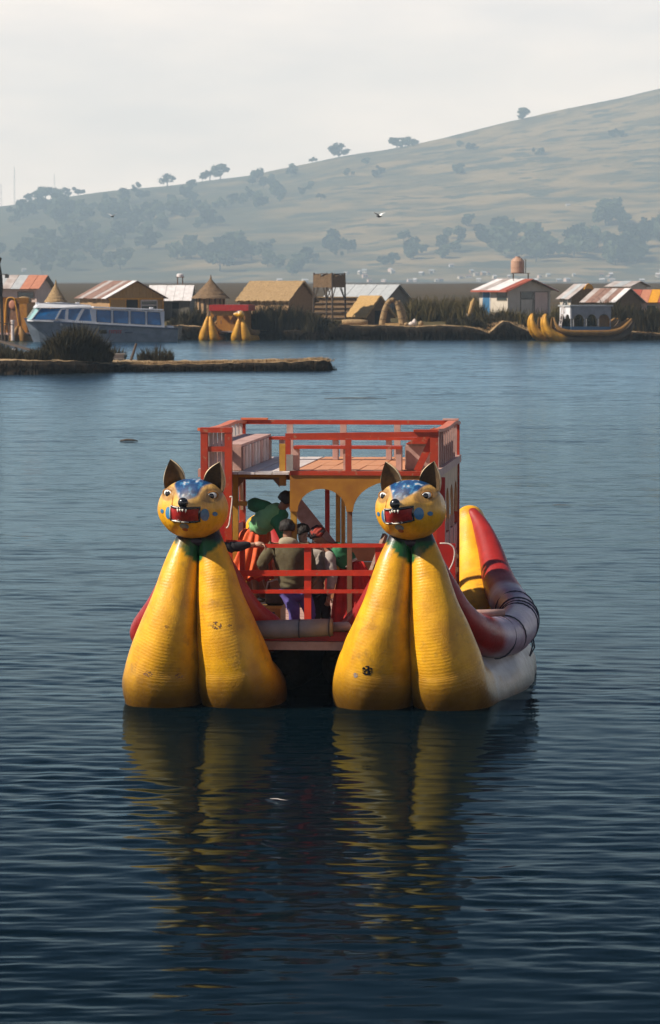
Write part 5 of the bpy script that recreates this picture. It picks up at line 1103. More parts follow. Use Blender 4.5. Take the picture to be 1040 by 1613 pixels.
# --- wall of reed mats
Y = 408; r = corner('mat_shelter', 561, Y, 8); tag(r, 'low flat shelter walled with reed mats and poles behind the watchtower legs', 'shelter'); ht = relz(r, 470, Y); l = 4.7
for i in range(4):
    for j in range(5): x0, z0 = -l + i * l / 4, -.3 + j * (ht + .3) / 5; quick('mat_panel', 'mat_board', r, lambda q: q.box((x0 + .02, .0 + .02 * ((i + j) % 2), z0 + .02), (x0 + l / 4 - .02, .07, z0 + (ht + .3) / 5 - .03)))
for j in range(6): z0 = -.3 + j * (ht + .3) / 5; quick('pole', 'dark_pole', r, lambda q: q.tube([(-l - .1, -.05, z0), (.1, -.05, z0 + .03)], .045, 6))
quick('side_wall', 'mat_board', r, lambda q: q.box((-.08, .08, -.3), (0, 1.6, ht))); quick('rear_wall', 'mat_board', r, lambda q: q.box((-l, 1.61, -.3), (0, 1.7, ht))); quick('roof', 'thatch', r, lambda q: q.box((-l - .15, -.12, ht + .05), (.15, 1.8, ht + .17)))
# --- watchtower
Y = 399.5; p = W(519, 500, Y); p.z = ground_z(p.x, Y) - .15; r = empty('watchtower', p, -R(35)); tag(r, 'reed watchtower on four thin braced legs', 'tower'); z0, z1 = relz(r, 452, Y), relz(r, 432, Y); s = 1.12
for x in (-1, 1):
    for y in (-1, 1): quick('leg', 'dark_pole', r, lambda q: q.tube([(x * s * 1.08, y * s * 1.08, -.5), (x * s, y * s, z1 + .15)], .09, 7))
for a, b_ in (((-1, -1), (1, -1)), ((1, -1), (1, 1)), ((-1, -1), (-1, 1)), ((1, 1), (-1, 1))):
    m_ = ((a[0] + b_[0]) / 2, (a[1] + b_[1]) / 2)
    for e in (a, b_): quick('brace', 'dark_pole', r, lambda q: q.tube([(e[0] * s * 1.02, e[1] * s * 1.02, z0 - 1.35), (m_[0] * s + (e[0] - m_[0]) * .45 * s, m_[1] * s + (e[1] - m_[1]) * .45 * s, z0)], .05, 6))
    quick('rung', 'dark_pole', r, lambda q: q.tube([(a[0] * s * 1.05, a[1] * s * 1.05, 1.7), (b_[0] * s * 1.05, b_[1] * s * 1.05, 1.75)], .04, 6))
    d_ = Vector((b_[0] - a[0], b_[1] - a[1], 0)) / 5
    for k in range(5):                                                  # mat walls of the lookout, ragged at the top
        q0 = Vector((a[0] * s, a[1] * s, 0)) + d_ * s * k; n_ = Vector((m_[0], m_[1], 0)) * .05; h_ = z1 - .1 + .28 * nz3(k * 2.3 + a[0], a[1] * 3, 1)
        quick('lookout_mat', 'brown_thatch', r, lambda q: q.prism([q0 + n_ + Vector((0, 0, z0 - .05)), q0 + d_ * s * .97 + n_ + Vector((0, 0, z0 - .05)), q0 + d_ * s * .97 + n_ + Vector((0, 0, h_ + .1)), q0 + n_ + Vector((0, 0, h_))], n_ * 1.2))
quick('floor', 'dark_pole', r, lambda q: q.box((-s * .99, -s * .99, z0 - .05), (s * .99, s * .99, z0 + .05)))
for x in (-1, 1): quick('top_rail', 'dark_pole', r, lambda q: q.tube([(x * s, -s, z1), (x * s, s, z1 + .06)], .05, 6)); quick('top_rail', 'dark_pole', r, lambda q: q.tube([(-s, x * s, z1), (s, x * s, z1 + .04)], .05, 6))
# --- low thatched A-frame
Y = 401; r = corner('hut', 577, Y, 48); tag(r, 'low golden thatched A frame hut between the watchtower and the reed arch', 'hut'); he, hr = relz(r, 494, Y), relz(r, 467, Y)
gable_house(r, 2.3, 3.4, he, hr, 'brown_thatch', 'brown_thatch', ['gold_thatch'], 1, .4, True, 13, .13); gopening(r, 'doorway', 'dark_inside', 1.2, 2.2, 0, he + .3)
# --- reed arch
Y = 398.6; p = W(615, 511, Y); p.z = ground_z(p.x, Y); r = empty('reed_arch', p, -R(8)); tag(r, 'arch of two thick curved reed bundles standing on the island edge', 'arch')
za = relz(r, 471, Y); s_ = 1 / ppm(Y)
for k, pts in enumerate(([(-13, 0), (-11, .35), (-7, .7), (-1, .93), (6, .98)], [(19, 0), (16, .4), (12, .72), (8, .9), (1, .99)])):
    C = catmull([(x * s_, .12 * k, z * za) for x, z in pts], 6); q = MB(); q.tube([Vector(c) for c in C], list(np.linspace(.36, .20, len(C))), 14); leg = q.build('reed_leg', 'thatch', r, smooth=True)
    for f in (.2, .4, .6, .8):
        c = Vector(C[int(f * (len(C) - 1))]); rd = .36 - .16 * f + .02; c2 = Vector(C[int(f * (len(C) - 1)) + 1]); t = (c2 - c).normalized(); q = MB(); a_ = t.orthogonal().normalized(); b2 = t.cross(a_)
        q.tube([c + (a_ * math.cos(w) + b2 * math.sin(w)) * rd for w in np.linspace(0, 2 * PI, 15)], .03, 5, 0, False); q.build('binding', 'dark_pole', leg)
q = MB(); C = catmull([(22 * s_, .5, 0), (20 * s_, .5, .5 * za), (12 * s_, .4, .93 * za)], 5); q.tube([Vector(c) for c in C], list(np.linspace(.3, .15, len(C))), 10); q.build('reed_stay', 'thatch', r, smooth=True)
quick('base_board', 'gold_thatch', r, lambda q: q.box((-8 * s_, -.3, -.05), (16 * s_, .3, .2)))
# --- reed roll used as a bench
p = W(560, 511, 397.8); p.z = ground_z(p.x, 397.8) + .28; q = MB(); q.tube([(-1.35, 0, 0), (-.5, 0, .03), (.5, 0, .02), (1.25, 0, 0)], [.26, .29, .29, .25], 14); o = q.build('reed_roll', 'thatch', smooth=True); o.location = p; o.rotation_euler = (0, 0, -.12); tag(o, 'thick pale reed roll lying on the island edge left of the arch', 'reed roll')
# --- sacks on the edge
for i, (px, py, rx, rz, lab) in enumerate([(653, 504, .24, .36, 'tall white sack standing on the island edge'), (663, 509, .27, .25, 'round tan sack right of the tall white one'), (648, 513, .30, .22, 'low grey white sack in front of the tall one'), (640, 513, .22, .18, 'small tan sack at the left end of the group')]):
    p = W(px, py, 397.2 - .2 * i); q = MB(); q.ell((0, 0, 0), (rx, rx * .9, rz), 12, 8); q.ell((.02, 0, rz * .9), (rx * .35, rx * .35, rz * .25), 8, 5)
    for v in range(len(q.v)): x, y, z = q.v[v]; k = 1 + .15 * nz3(x * 5 + i, y * 5, z * 5); q.v[v] = (x * k, y * k, z)
    o = q.build('sack', 'white_rope' if i in (0, 2) else 'thatch', smooth=True); o.location = (p.x, p.y, ground_z(p.x, p.y) + rz * .9); tag(o, lab, 'sack', 'sacks on the island edge')
# --- leaning reed sheaf on sticks
p = W(741, 505, 402); p.z = ground_z(p.x, 402); r = empty('reed_sheaf', p); tag(r, 'dry reed sheaf leaning on crossed sticks in front of the white house', 'reed sheaf')
q = MB(); q.tube([(-.35, 0, .3), (-.05, 0, 1.2), (.25, 0, 2.3), (.38, 0, 2.75)], [.10, .22, .26, .06], 9); q.build('sheaf', 'gold_thatch', r, smooth=True)
for a, b_ in (((-.8, 0, -.1), (.1, .1, 1.5)), ((-.2, -.1, -.1), (-.35, .1, 1.2)), ((.4, .1, -.1), (.1, 0, 1.6))): quick('stick', 'white_wood', r, lambda q: q.tube([a, b_], .035, 5))
# --- white house with the red edged roof and the water tank
Y = 404; r = corner('house', 800, Y, 55); tag(r, 'cream plaster house with red edged roof, blue door and rooftop tank', 'house'); he, hr = relz(r, 455, Y), relz(r, 440, Y)
gable_house(r, 4.9, 5.6, he, hr, 'plaster', 'plaster', ['white_sheet', 'pale_sheet', 'white_sheet', 'white_sheet', 'red_sheet'], 5, .55, seed=21)
for k in (0, 1): quick('barge_board', 'red_sheet', r, lambda q: q.bar((.60, -.62 if k == 0 else 6.22, he - .30 * 1), (.60, 2.8, hr + .02), .06, .20, up=(1, 0, 0)))
quick('eave_board', 'red_sheet', r, lambda q: q.box((-5.5, -.66, he - .34), (.6, -.6, he - .14)))
opening(r, 'door', 'blue_door', -4.2, -3.0, .2, he - .35, frame='boat_white'); opening(r, 'window', 'window_glass', -1.75, -.2, he - 1.15, he - .35, frame='grey_board'); quick('plinth', 'plaster_pink', r, lambda q: q.box((-2.8, -.05, -.4), (0, -.004, 1.15)))
gopening(r, 'door', 'plaster', 1.7, 3.2, .2, he - 1.1, .02, frame='grey_board'); gopening(r, 'window', 'window_glass', 1.7, 3.2, he - 1.02, he - .35, .02, frame='grey_board'); gopening(r, 'shutter', 'plaster_pink', 3.5, 5.2, he - 2.6, he - .35, .02, frame='grey_board')
tk = empty('water_tank', W(817, 437, Y + 3.2)); tag(tk, 'brown plastic water tank on a steel stand above the cream house', 'tank'); zb3 = relz(tk, 430, Y + 3.2); ze3 = relz(tk, 404, Y + 3.2)
for x in (-.55, 1.0):
    for y in (-.5, .5): quick('leg', 'dark_pole', tk, lambda q: q.bar((x, y, -.9), (x, y, zb3 - .06), .07))
quick('platform', 'dark_pole', tk, lambda q: q.box((-.75, -.7, zb3 - .058), (1.15, .7, zb3)))
q = MB(); h = ze3 - zb3; q.tube([(-.1, 0, zb3 + .002), (-.1, 0, zb3 + .05), (-.1, 0, zb3 + h * .3), (-.1, 0, zb3 + h * .33), (-.1, 0, zb3 + h * .72), (-.1, 0, zb3 + h * .9), (-.1, 0, zb3 + h * .92), (-.1, 0, zb3 + h)], [.68, .70, .70, .725, .70, .45, .28, .26], 20); q.build('barrel', 'tank_plastic', tk, smooth=False)
quick('pipe', 'dark_pole', tk, lambda q: q.tube([(.75, .3, zb3), (.75, .3, zb3 + h * .8), (.62, .3, zb3 + h * .85)], .04, 6))
# --- roofs at the right
Y = 416; r = corner('house', 969, Y, 42); tag(r, 'house with rusty striped sheet roof and dark gable behind the right boat', 'house'); he, hr = relz(r, 474, Y), relz(r, 455, Y)
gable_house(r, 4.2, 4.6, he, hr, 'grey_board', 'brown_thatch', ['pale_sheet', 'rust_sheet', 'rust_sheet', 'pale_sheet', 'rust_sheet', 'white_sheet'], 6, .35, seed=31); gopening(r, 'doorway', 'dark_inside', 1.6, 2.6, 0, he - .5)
Y = 422; r = corner('hut', 899, Y, 62); tag(r, 'small hut with yellow ornament on its roof ridge left of the striped roof', 'hut'); he, hr = relz(r, 468, Y), relz(r, 448, Y)
gable_house(r, 2.2, 4.0, he, hr, 'plaster', 'thatch', ['pale_sheet', 'grey_sheet'], 3, .3, seed=33); quick('ridge_ornament', 'yellow_board', r, lambda q: q.prism([(.32, 1.4, hr - .55), (.32, 1.7, hr - .05), (.32, 2.0, hr + .12), (.32, 2.4, hr - .05), (.32, 2.7, hr - .6), (.32, 2.05, hr - .45)], (.12, 0, 0))); opening(r, 'window', 'window_glass', -1.5, -.6, 1.2, 2.0, frame='white_wood')
Y = 452; r = corner('house', 993, Y, 40, 2.0); tag(r, 'house with pale blue grey sheet roof far behind the striped roof', 'house'); gable_house(r, 3.0, 3.2, relz(r, 450, Y), relz(r, 443.5, Y), 'plaster_pink', 'plaster', ['pale_sheet', 'grey_sheet', 'pale_sheet'], 3, .4, seed=35); opening(r, 'window', 'window_glass', -2, -1, 1, 2)
Y = 426; r = corner('house', 1062, Y, 15); tag(r, 'house with red rusty roof and one orange sheet at the right border', 'house'); he, hr = relz(r, 474, Y), relz(r, 457, Y); gable_house(r, 5.6, 4.4, he, hr, 'plaster_pink', 'plaster_pink', ['rust_sheet', 'red_sheet', 'orange_sheet', 'yellow_board', 'red_sheet', 'rust_sheet'], 6, .4, seed=37); opening(r, 'window', 'window_glass', -3, -2, he - 1.4, he - .5, frame='white_wood')

# ------------------------------------------------------------------ moored reed boats
dm('hull_gold', (.56, .27, .022), (.44, .19, .015), scale=2.2, rough=.5, bump=.4, bscale=14)
dm('hull_dark_gold', (.24, .12, .022), (.17, .08, .015), scale=2.2, rough=.6, bump=.4, bscale=14)
def moored(px, py, Y, yaw, sc, spacing, label, bun=None, full_gold=True):
    p = W(px, py, Y); p.z = 0; r = empty('reed_boat', p, yaw); tag(r, label, 'boat'); P = bun or BUN
    for cx in (-spacing / 2, spacing / 2):
        for sd in (-1, 1):
            b = sweep(P, cx, sd, 0, 18, 4, .01, cx + sd); b.uv = None; col = []
            for (x, y, z) in b.v: k = sm(1.0, 2.2, y + .3 * nz3(x * 3, y, z * 3)) if bun else .25 * (1 - sm(.1, .8, z)); col.append((*(np.array((.60, .30, .02)) * (1 - k) + np.array((.075, .042, .014)) * k), 1))  # shade along the long hull side painted in as dark brown
            b.col = col; b.build('reed_bundle', 'hull_moored', r, smooth=True); b = sweep(ROL, cx, sd, 0, 10, 4, .02, cx); b.uv = None; b.build('gunwale_roll', 'hull_dark_gold', r, smooth=True)
    r.scale = (sc, sc, sc); return r
r = moored(353, 537, 390.5, R(-8), .92, 3.55, 'yellow reed boat with red cabin roof moored before the brown cone hut')
head0 = next(o for o in bpy.data.objects if o.name == 'cat_head')
hc = head0.copy(); COL.objects.link(hc); hc.parent = r; hc.location = (1.70, .35, 2.85); hc.rotation_euler = (0, 0, R(-62)); hc.scale = (1.0, 1.0, 1.0)
quick('deck', 'grey_pad', r, lambda q: q.box((-1.8, 1.5, .85), (1.8, 7.6, 1.0)))
b = MB(); arch_panel(b, (-1.85, 2.4), (1.95, 2.4), 3.2, [(.15, 1.05, 2.2, 2.7), (1.2, 2.1, 2.2, 2.7), (2.25, 3.1, 2.2, 2.7)], .1); b.build('arch_panel', 'mustard', r)
for k in range(5): quick('cabin_board', 'mustard', r, lambda q: q.box((-1.85 + k * .76, 2.36, 1.01), (-1.85 + k * .76 + .74, 2.44, 1.75)))
for x in (-1.82, -.75, .4, 1.45, 1.9): quick('cabin_post', 'brown_wood', r, lambda q: q.box((x - .05, 2.46, 1.0), (x + .05, 2.56, 3.2)))
quick('rear_wall', 'mustard', r, lambda q: q.box((-1.85, 6.4, 1.0), (1.95, 6.5, 3.2))); quick('roof', 'red_board', r, lambda q: q.box((-2.0, 2.1, 3.21), (2.35, 6.8, 3.85))); quick('side_wall', 'mustard', r, lambda q: q.box((1.9, 2.57, 1.0), (1.96, 6.4, 3.2)))
HB_ = [(y, z, o, r_) for (y, z, o, r_) in [(-.10, 2.75, .15, .08), (-.22, 2.4, .20, .18), (-.22, 1.9, .29, .28), (-.05, 1.4, .35, .36), (.25, .95, .42, .43), (.75, .55, .48, .49), (1.5, .28, .52, .52), (2.7, .14, .55, .55), (4.75, .1, .56, .56), (6.8, .14, .55, .55), (8.0, .3, .5, .5), (8.9, .75, .4, .42), (9.5, 1.3, .32, .32), (9.9, 1.9, .2, .16)]]
r = moored(850, 536, 388.0, R(-67), .96, 3.1, 'long golden reed boat with white arched cabin moored by the right shore', HB_)
quick('deck', 'pink_wood', r, lambda q: q.box((-1.2, 1.6, .7), (1.2, 8.0, .86)))
CZ = 3.55; bw = 3.6
for xs_ in (-1.25, 1.25):
    b = MB(); arch_panel(b, (xs_, 3.0), (xs_, 7.6), CZ, [(.2, 1.4, 2.3, 2.75), (1.7, 2.9, 2.3, 2.75), (3.2, 4.4, 2.3, 2.75)], .08); b.build('arch_panel', 'cabin_white_shaded', r)
    quick('side_board', 'blue_door', r, lambda q: q.box((xs_ - .04, 3.0, .87), (xs_ + .04, 7.6, 1.45)))
    for y in (3.02, 4.55, 6.05, 7.52): quick('cabin_post', 'cabin_white_shaded', r, lambda q: q.box((xs_ - .05, y - .05, 1.46), (xs_ + .05, y + .05, 2.29)))
b = MB(); arch_panel(b, (-1.2, 2.96), (1.2, 2.96), CZ, [(.1, 1.05, 2.3, 2.75), (1.3, 2.25, 2.3, 2.75)], .08); b.build('arch_panel', 'boat_white', r)
quick('roof', 'grey_sheet', r, lambda q: q.box((-1.4, 2.8, CZ + .002), (1.4, 7.8, CZ + .14))); quick('curtain', 'hull_dark_gold', r, lambda q: q.box((-1.1, 7.4, .87), (1.1, 7.5, 2.6)))
for k in range(2): quick('ladder_rail', 'white_wood', r, lambda q: q.bar((-.5 + k * .5, 2.4, .9), (-.5 + k * .5, 2.9, 3.9), .07))
for k in range(6): quick('ladder_rung', 'white_wood', r, lambda q: q.bar((-.5, 2.45 + .08 * k, 1.25 + .45 * k), (0, 2.45 + .08 * k, 1.25 + .45 * k), .06))
for k in range(3): quick('deck_chair', 'white_wood', r, lambda q: q.box((-.9 + k * .6, 1.9, .87), (-.5 + k * .6, 2.2, 1.4)))
# yellow cabin boat and dark tower cut by the left border
p = W(14, 538, 388); p.z = 0; r = empty('reed_boat', p, R(-12)); tag(r, 'orange brown cabin boat with yellow rimmed arches at the left border', 'boat')
s_ = 1 / ppm(388)
def px_(px): return (px - 14) * s_
def zz(py): return H - (py - HZ) * s_
for cx in (-2.6, 0.9):
    for sd in (-1, 1):
        b = sweep([(y * .75, z * .55, o, r_ * .9) for y, z, o, r_ in BUN], cx, sd, 0, 12, 3); b.uv = None; b.build('reed_bundle', 'hull_dark_gold', r, smooth=True)
for a, b_ in ((-45, -6), (-6, 5), (24, 36)): quick('cabin_board', 'mustard', r, lambda q: q.box((px_(a) + .02, 1.5, .8), (px_(b_) - .02, 1.6, zz(470))))
quick('cabin_board', 'brown_wood', r, lambda q: q.box((px_(5), 1.55, .8), (px_(24), 1.62, zz(470)))); quick('cabin_head', 'mustard', r, lambda q: q.box((px_(-45), 1.48, zz(478)), (px_(40), 1.5 - .02, zz(469))))
for pts in ([(1, 518), (2, 490), (4, 474), (8, 469), (16, 470), (19, 480), (22, 500), (24, 515)],): q = MB(); q.tube([Vector(c) for c in catmull([(px_(a), 1.40, zz(b_)) for a, b_ in pts], 4)], .06, 7); q.build('arch_rim', 'yellow_board', r, smooth=True)
quick('cabin_side', 'mustard', r, lambda q: q.box((px_(36), 1.5, .8), (px_(37), 4.5, zz(476)))); q = MB(); q.ell((px_(27), 2.6, zz(474)), (.75, 1.1, .45), 14, 8); q.build('roof', 'thatch', r, smooth=True); q = MB(); q.ell((px_(13), 1.45, zz(480)), (.35, .06, .45), 12, 7); q.build('sun_emblem', 'orange_sheet', r, smooth=True)
quick('deck', 'pink_wood', r, lambda q: q.box((px_(-40), .9, .62), (px_(44), 5, .78)))
p = W(-4, 500, 386); p.z = .4; r = empty('watchtower', p); tag(r, 'dark thatched tower with a small lamp cut off by the left border', 'tower'); za, zs = relz(r, 404, 386), relz(r, 470, 386)
b = MB(); C = catmull([(-.6, 0, zs), (-.3, 0, zs + (za - zs) * .4), (-.25, 0, zs + (za - zs) * .8), (.15, 0, za)], 5); b.tube([Vector(c) for c in C], list(np.linspace(1.15, .35, len(C))), 14)
for i in range(len(b.v)): x, y, z = b.v[i]; k = .08 * nz3(x * 3, y * 3, z * 3); b.v[i] = (x + k, y + k, z)
b.build('thatch_head', 'earth_dark', r)
for x in (-1.3, .5):
    for y in (-.7, .7): quick('leg', 'dark_pole', r, lambda q: q.tube([(x, y, -.8), (x * .8, y, zs + .2)], .1, 7))
quick('lamp_arm', 'dark_pole', r, lambda q: q.bar((.2, -.4, relz(r, 432, 386)), (1.1, -.4, relz(r, 432, 386)), .06)); quick('lamp', 'gloss_black', r, lambda q: q.box((.8, -.55, relz(r, 438, 386)), (1.2, -.25, relz(r, 432.5, 386))))

# ------------------------------------------------------------------ tour boat
Y = 383; p = W(158, 538, Y); p.z = 0; r = empty('tour_boat', p, R(10)); tag(r, 'long white and blue glazed tour boat moored at the left shore', 'boat'); s_ = 1 / ppm(Y)
def bx_(px): return (px - 158) * s_ / math.cos(R(10))
def bz_(py): return H - (py - HZ) * s_
XB, XS = bx_(40), bx_(276); Ln = XS - XB
def st(t): # half beam at deck, half beam at water, deck z
    return (1.75 * min(1, (t * 3.2 + .02)) ** .6, 1.45 * min(1, t * 2.2 + .005) ** .8, 2.08 - .75 * t + .25 * (1 - t) ** 4, XB + Ln * t)
b = MB(); secs = []
for t in np.linspace(0, 1, 16):
    hb, hw_, zd, x = st(t); xk = x + (.9 * (1 - t) ** 6 if t < .3 else 0)
    secs.append([(x, -hb, zd), (x * .5 + xk * .5, -(hb * .55 + hw_ * .45), zd * .5), (xk, -hw_, 0), (xk, -hw_ * .6, -.4), (xk, hw_ * .6, -.4), (xk, hw_, 0), (x * .5 + xk * .5, (hb * .55 + hw_ * .45), zd * .5), (x, hb, zd)])
n8 = 8
for i in range(len(secs) - 1):
    for j in range(n8 - 1): b.add([secs[i][j], secs[i + 1][j], secs[i + 1][j + 1], secs[i][j + 1]], [(0, 1, 2, 3)], 0)
    b.add([secs[i][0], secs[i + 1][0], secs[i + 1][7], secs[i][7]], [(0, 1, 2, 3)], 1)
b.add(secs[-1], [tuple(range(8))]); b.add(secs[0], [tuple(range(8))]); b.build('hull', ['boat_grey', 'grey_sheet'], r, smooth=False)
q = MB()
for i in range(15): a, c = Vector(secs[i][0]), Vector(secs[i + 1][0]); q.bar(a + Vector((0, -.03, -.06)), c + Vector((0, -.03, -.06)), .10, .14)
q.build('rubbing_strake', 'navy', r)
cw = 1.42
def side_poly(pts, y, m_, name, th=.05): return quick(name, m_, r, lambda q: q.prism([(bx_(a), y, bz_(b_)) for a, b_ in pts], (0, th, 0)))
# cabin shell: rear saloon and raised front
for y in (-cw, cw - .06): side_poly([(95, 512), (95, 484), (140, 484), (146, 486), (254, 490), (256, 519), (180, 515)], y, 'boat_white', 'cabin_wall', .06)
quick('cabin_rear', 'boat_white', r, lambda q: q.box((bx_(254), -cw + .062, bz_(520)), (bx_(255.5), cw - .062, bz_(490))))
q = MB(); q.prism([(bx_(144), -cw - .12, bz_(485)), (bx_(254), -cw - .12, bz_(489)), (bx_(254), -cw - .12, bz_(487)), (bx_(146), -cw - .12, bz_(482.5))], (0, 2 * cw + .24, 0)); q.build('saloon_roof', 'boat_white', r)
q = MB(); q.prism([(bx_(56), -1.25, bz_(484.5)), (bx_(92), -cw - .08, bz_(484.5)), (bx_(143), -cw - .08, bz_(484)), (bx_(140), -cw, bz_(480)), (bx_(100), -cw + .1, bz_(476)), (bx_(62), -1.1, bz_(478))], (0, 2 * cw, 0)); q.build('wheelhouse_roof', 'boat_white', r)
side_poly([(94, 512), (94, 503), (148, 505), (180, 514.5)], -cw - .012, 'boat_white', 'lower_panel', .011)
for pts in ([(150, 488), (172, 489), (172, 508), (150, 506.5)], [(176, 489), (199, 490), (199, 509.5), (176, 508)], [(203, 490), (225, 491), (225, 511), (203, 509.5)], [(229, 491), (248, 492), (250, 512), (229, 511)]):
    w_ = side_poly(pts, -cw - .03, 'boat_glass', 'window', .029)
    for a, c in ((0, 1), (1, 2), (2, 3), (3, 0)): P0 = Vector((bx_(pts[a][0]), -cw - .035, bz_(pts[a][1]))); P1 = Vector((bx_(pts[c][0]), -cw - .035, bz_(pts[c][1]))); quick('frame', 'navy', w_, lambda q: q.bar(P0, P1, .05, .06, up=(0, 1, 0)))
for pts in ([(88, 502), (96, 487), (103, 486), (101, 503)], [(105, 503), (106, 486), (128, 485), (117, 505)], [(121, 505), (131, 486), (140, 486), (143, 506)]):
    w_ = side_poly(pts, -cw - .03, 'boat_glass', 'window', .029)
    for a, c in ((0, 1), (1, 2), (2, 3), (3, 0)): P0 = Vector((bx_(pts[a][0]), -cw - .035, bz_(pts[a][1]))); P1 = Vector((bx_(pts[c][0]), -cw - .035, bz_(pts[c][1]))); quick('frame', 'boat_white', w_, lambda q: q.bar(P0, P1, .05, .07, up=(0, 1, 0)))
# raked windscreen: three panes
wa = [Vector((bx_(44), -.55, bz_(503))), Vector((bx_(50), -1.2, bz_(503))), Vector((bx_(86), -cw, bz_(503)))]; wb = [Vector((bx_(57), -.5, bz_(484.5))), Vector((bx_(64), -1.1, bz_(485))), Vector((bx_(95), -cw, bz_(486)))]
for k, m_ in ((0, 'boat_green_glass'), (1, 'boat_glass')): quick('windscreen', m_, r, lambda q: q.prism([wa[k], wa[k + 1], wb[k + 1], wb[k]], (.04, .04, 0)))
quick('windscreen', 'boat_green_glass', r, lambda q: q.prism([wa[0], wb[0], wb[0] * 1 + Vector((0, 1.6, 0)), wa[0] + Vector((0, 1.7, 0))], (.05, 0, 0)))
for k in range(3): quick('windscreen_post', 'boat_white', r, lambda q: q.bar(wa[k] + Vector((0, -.02, 0)), wb[k] + Vector((0, -.02, 0)), .09))
quick('front_deck', 'boat_white', r, lambda q: q.prism([(bx_(44), -.6, bz_(505.5)), (bx_(52), -1.25, bz_(505.5)), (bx_(94), -cw, bz_(507)), (bx_(94), cw, bz_(507)), (bx_(52), 1.25, bz_(505.5)), (bx_(44), .6, bz_(505.5))], (0, 0, .16)))
# markings on the hull: dark emblem, red lettering too blurred to read, thin dark line
def hull_y(x): t = (x - XB) / Ln; i = min(14, max(0, int(t * 15))); f = t * 15 - i; a = Vector(secs[i][1]).lerp(Vector(secs[i + 1][1]), f); return a.y
yb = lambda px: min(hull_y(bx_(px)), -1.5) - .10
quick('hull_emblem', 'reed_dark', r, lambda q: q.box((bx_(153), yb(159), bz_(525)), (bx_(165), yb(159) + .05, bz_(519))))
for k, (a, w_) in enumerate(((169, 2.4), (172.2, 2.6), (175.6, 3.0), (179.4, 2.6), (182.8, 2.2), (185.6, 3.0))):
    q = MB(); q.box((bx_(a), yb(a), bz_(525)), (bx_(a + w_ * .34), yb(a) + .04, bz_(519.5))); q.box((bx_(a + w_ * .36), yb(a), bz_(520.7)), (bx_(a + w_), yb(a) + .04, bz_(519.5)))
    if k % 2: q.box((bx_(a + w_ * .36), yb(a), bz_(523.2)), (bx_(a + w_ * .9), yb(a) + .04, bz_(522.2)))
    q.build('hull_letter', 'sign_red', r)
quick('hull_line', 'navy', r, lambda q: q.box((bx_(193), yb(200), bz_(524.3)), (bx_(205), yb(200) + .05, bz_(522.3))))
quick('outboard_motor', 'gloss_black', r, lambda q: q.prism([(XS + .0, -.3, .3), (XS + .5, -.3, .2), (XS + .6, -.3, 1.5), (XS - .2, -.3, 1.55), (XS - .2, -.3, 1.2)], (0, .6, 0))); quick('hatch', 'boat_white', r, lambda q: q.box((bx_(261), -.9, 1.36), (bx_(271), .9, 1.55)))
for px in (58, 74, 120, 235): quick('roof_vent', 'boat_white', r, lambda q: q.box((bx_(px), -.5, bz_(479 if px < 130 else 486)), (bx_(px + 5), .2, bz_(476 if px < 130 else 484))))

# ------------------------------------------------------------------ reeds and bushes
def blades(name, pts, mat_, label, cat='reeds', n=900, seed=1, w=.05, lean=.18, kind=None, thick=1.0):
    """upright blades scattered round the points (x, y, z, radius_x, radius_y, height)"""
    rr = random.Random(seed); b = MB()
    for i in range(n):
        x, y, z, rx, ry, h = pts[i % len(pts)]; a = rr.random() * 6.28; q = math.sqrt(rr.random()); px, py = x + rx * q * math.cos(a), y + ry * q * math.sin(a)
        hh = h * (.55 + .5 * rr.random()) * (1 - .45 * q * q); dx, dy = rr.gauss(0, lean) * hh + .25 * hh * q * math.cos(a), rr.gauss(0, lean) * hh; t = rr.random() * 3.14; ux, uy = math.cos(t) * w * thick, math.sin(t) * w * thick; z0 = z - .3
        b.add([(px - ux, py - uy, z0), (px + ux, py + uy, z0), (px + dx * .35 + ux * .8, py + dy * .35 + uy * .8, z0 + hh * .6), (px + dx * .35 - ux * .8, py + dy * .35 - uy * .8, z0 + hh * .6), (px + dx, py + dy, z0 + hh)], [(0, 1, 2, 3), (3, 2, 4)])
    o = b.build(name, mat_)
    if kind: o['kind'] = kind
    else: tag(o, label, cat)
    return o
def spot(px, Y, wpx, h, ry=1.2): p = W(px, 500, Y); return (p.x, Y, ground_z(p.x, Y) if Y > 395 else .1, wpx / ppm(Y), ry, h)
blades('reed_bush', [spot(415, 397, 22, 3.3), spot(440, 396.5, 24, 3.4), spot(468, 396.5, 24, 3.0), spot(495, 396, 22, 2.3), spot(520, 396, 18, 1.5)], 'reed_dark', 'dense dark reed bush in front of the big thatched hut', n=3600, seed=2, w=.06)
blades('reed_bed', [spot(x, 408 + (i % 3) * 2, 14, 3.0, 2.0) for i, x in enumerate(range(648, 760, 9))], 'reed_blade', 'tall brown green reed bed behind the sacks on the island', n=4200, seed=3, w=.05)
blades('reed_bed', [spot(x, 401.5, 12, 1.9 + .5 * (i % 2)) for i, x in enumerate(range(765, 880, 10))], 'reed_blade', 'lower green reeds in front of the cream house', n=2400, seed=4, w=.05)
blades('reed_bush', [spot(785, 399, 16, 1.7), spot(770, 400, 14, 1.8), spot(740, 400, 14, 1.8), spot(715, 401, 12, 1.2)], 'reed_dark', 'low dark reeds at the notch in the island edge', n=1500, seed=5)
blades('reed_bush', [spot(985, 399, 24, 3.4), spot(1010, 398, 22, 3.2), spot(1036, 398, 22, 3.5), spot(960, 402, 20, 3.4), spot(1060, 398, 20, 3.0)], 'reed_dark', 'big dark bush behind the stern of the right reed boat', n=3600, seed=6, w=.06)
blades('reed_bush', [spot(905, 402, 20, 2.0), spot(930, 403, 20, 2.4), spot(880, 402, 12, 2.0)], 'reed_dark', 'dark reeds behind the white arched cabin', n=1300, seed=7)
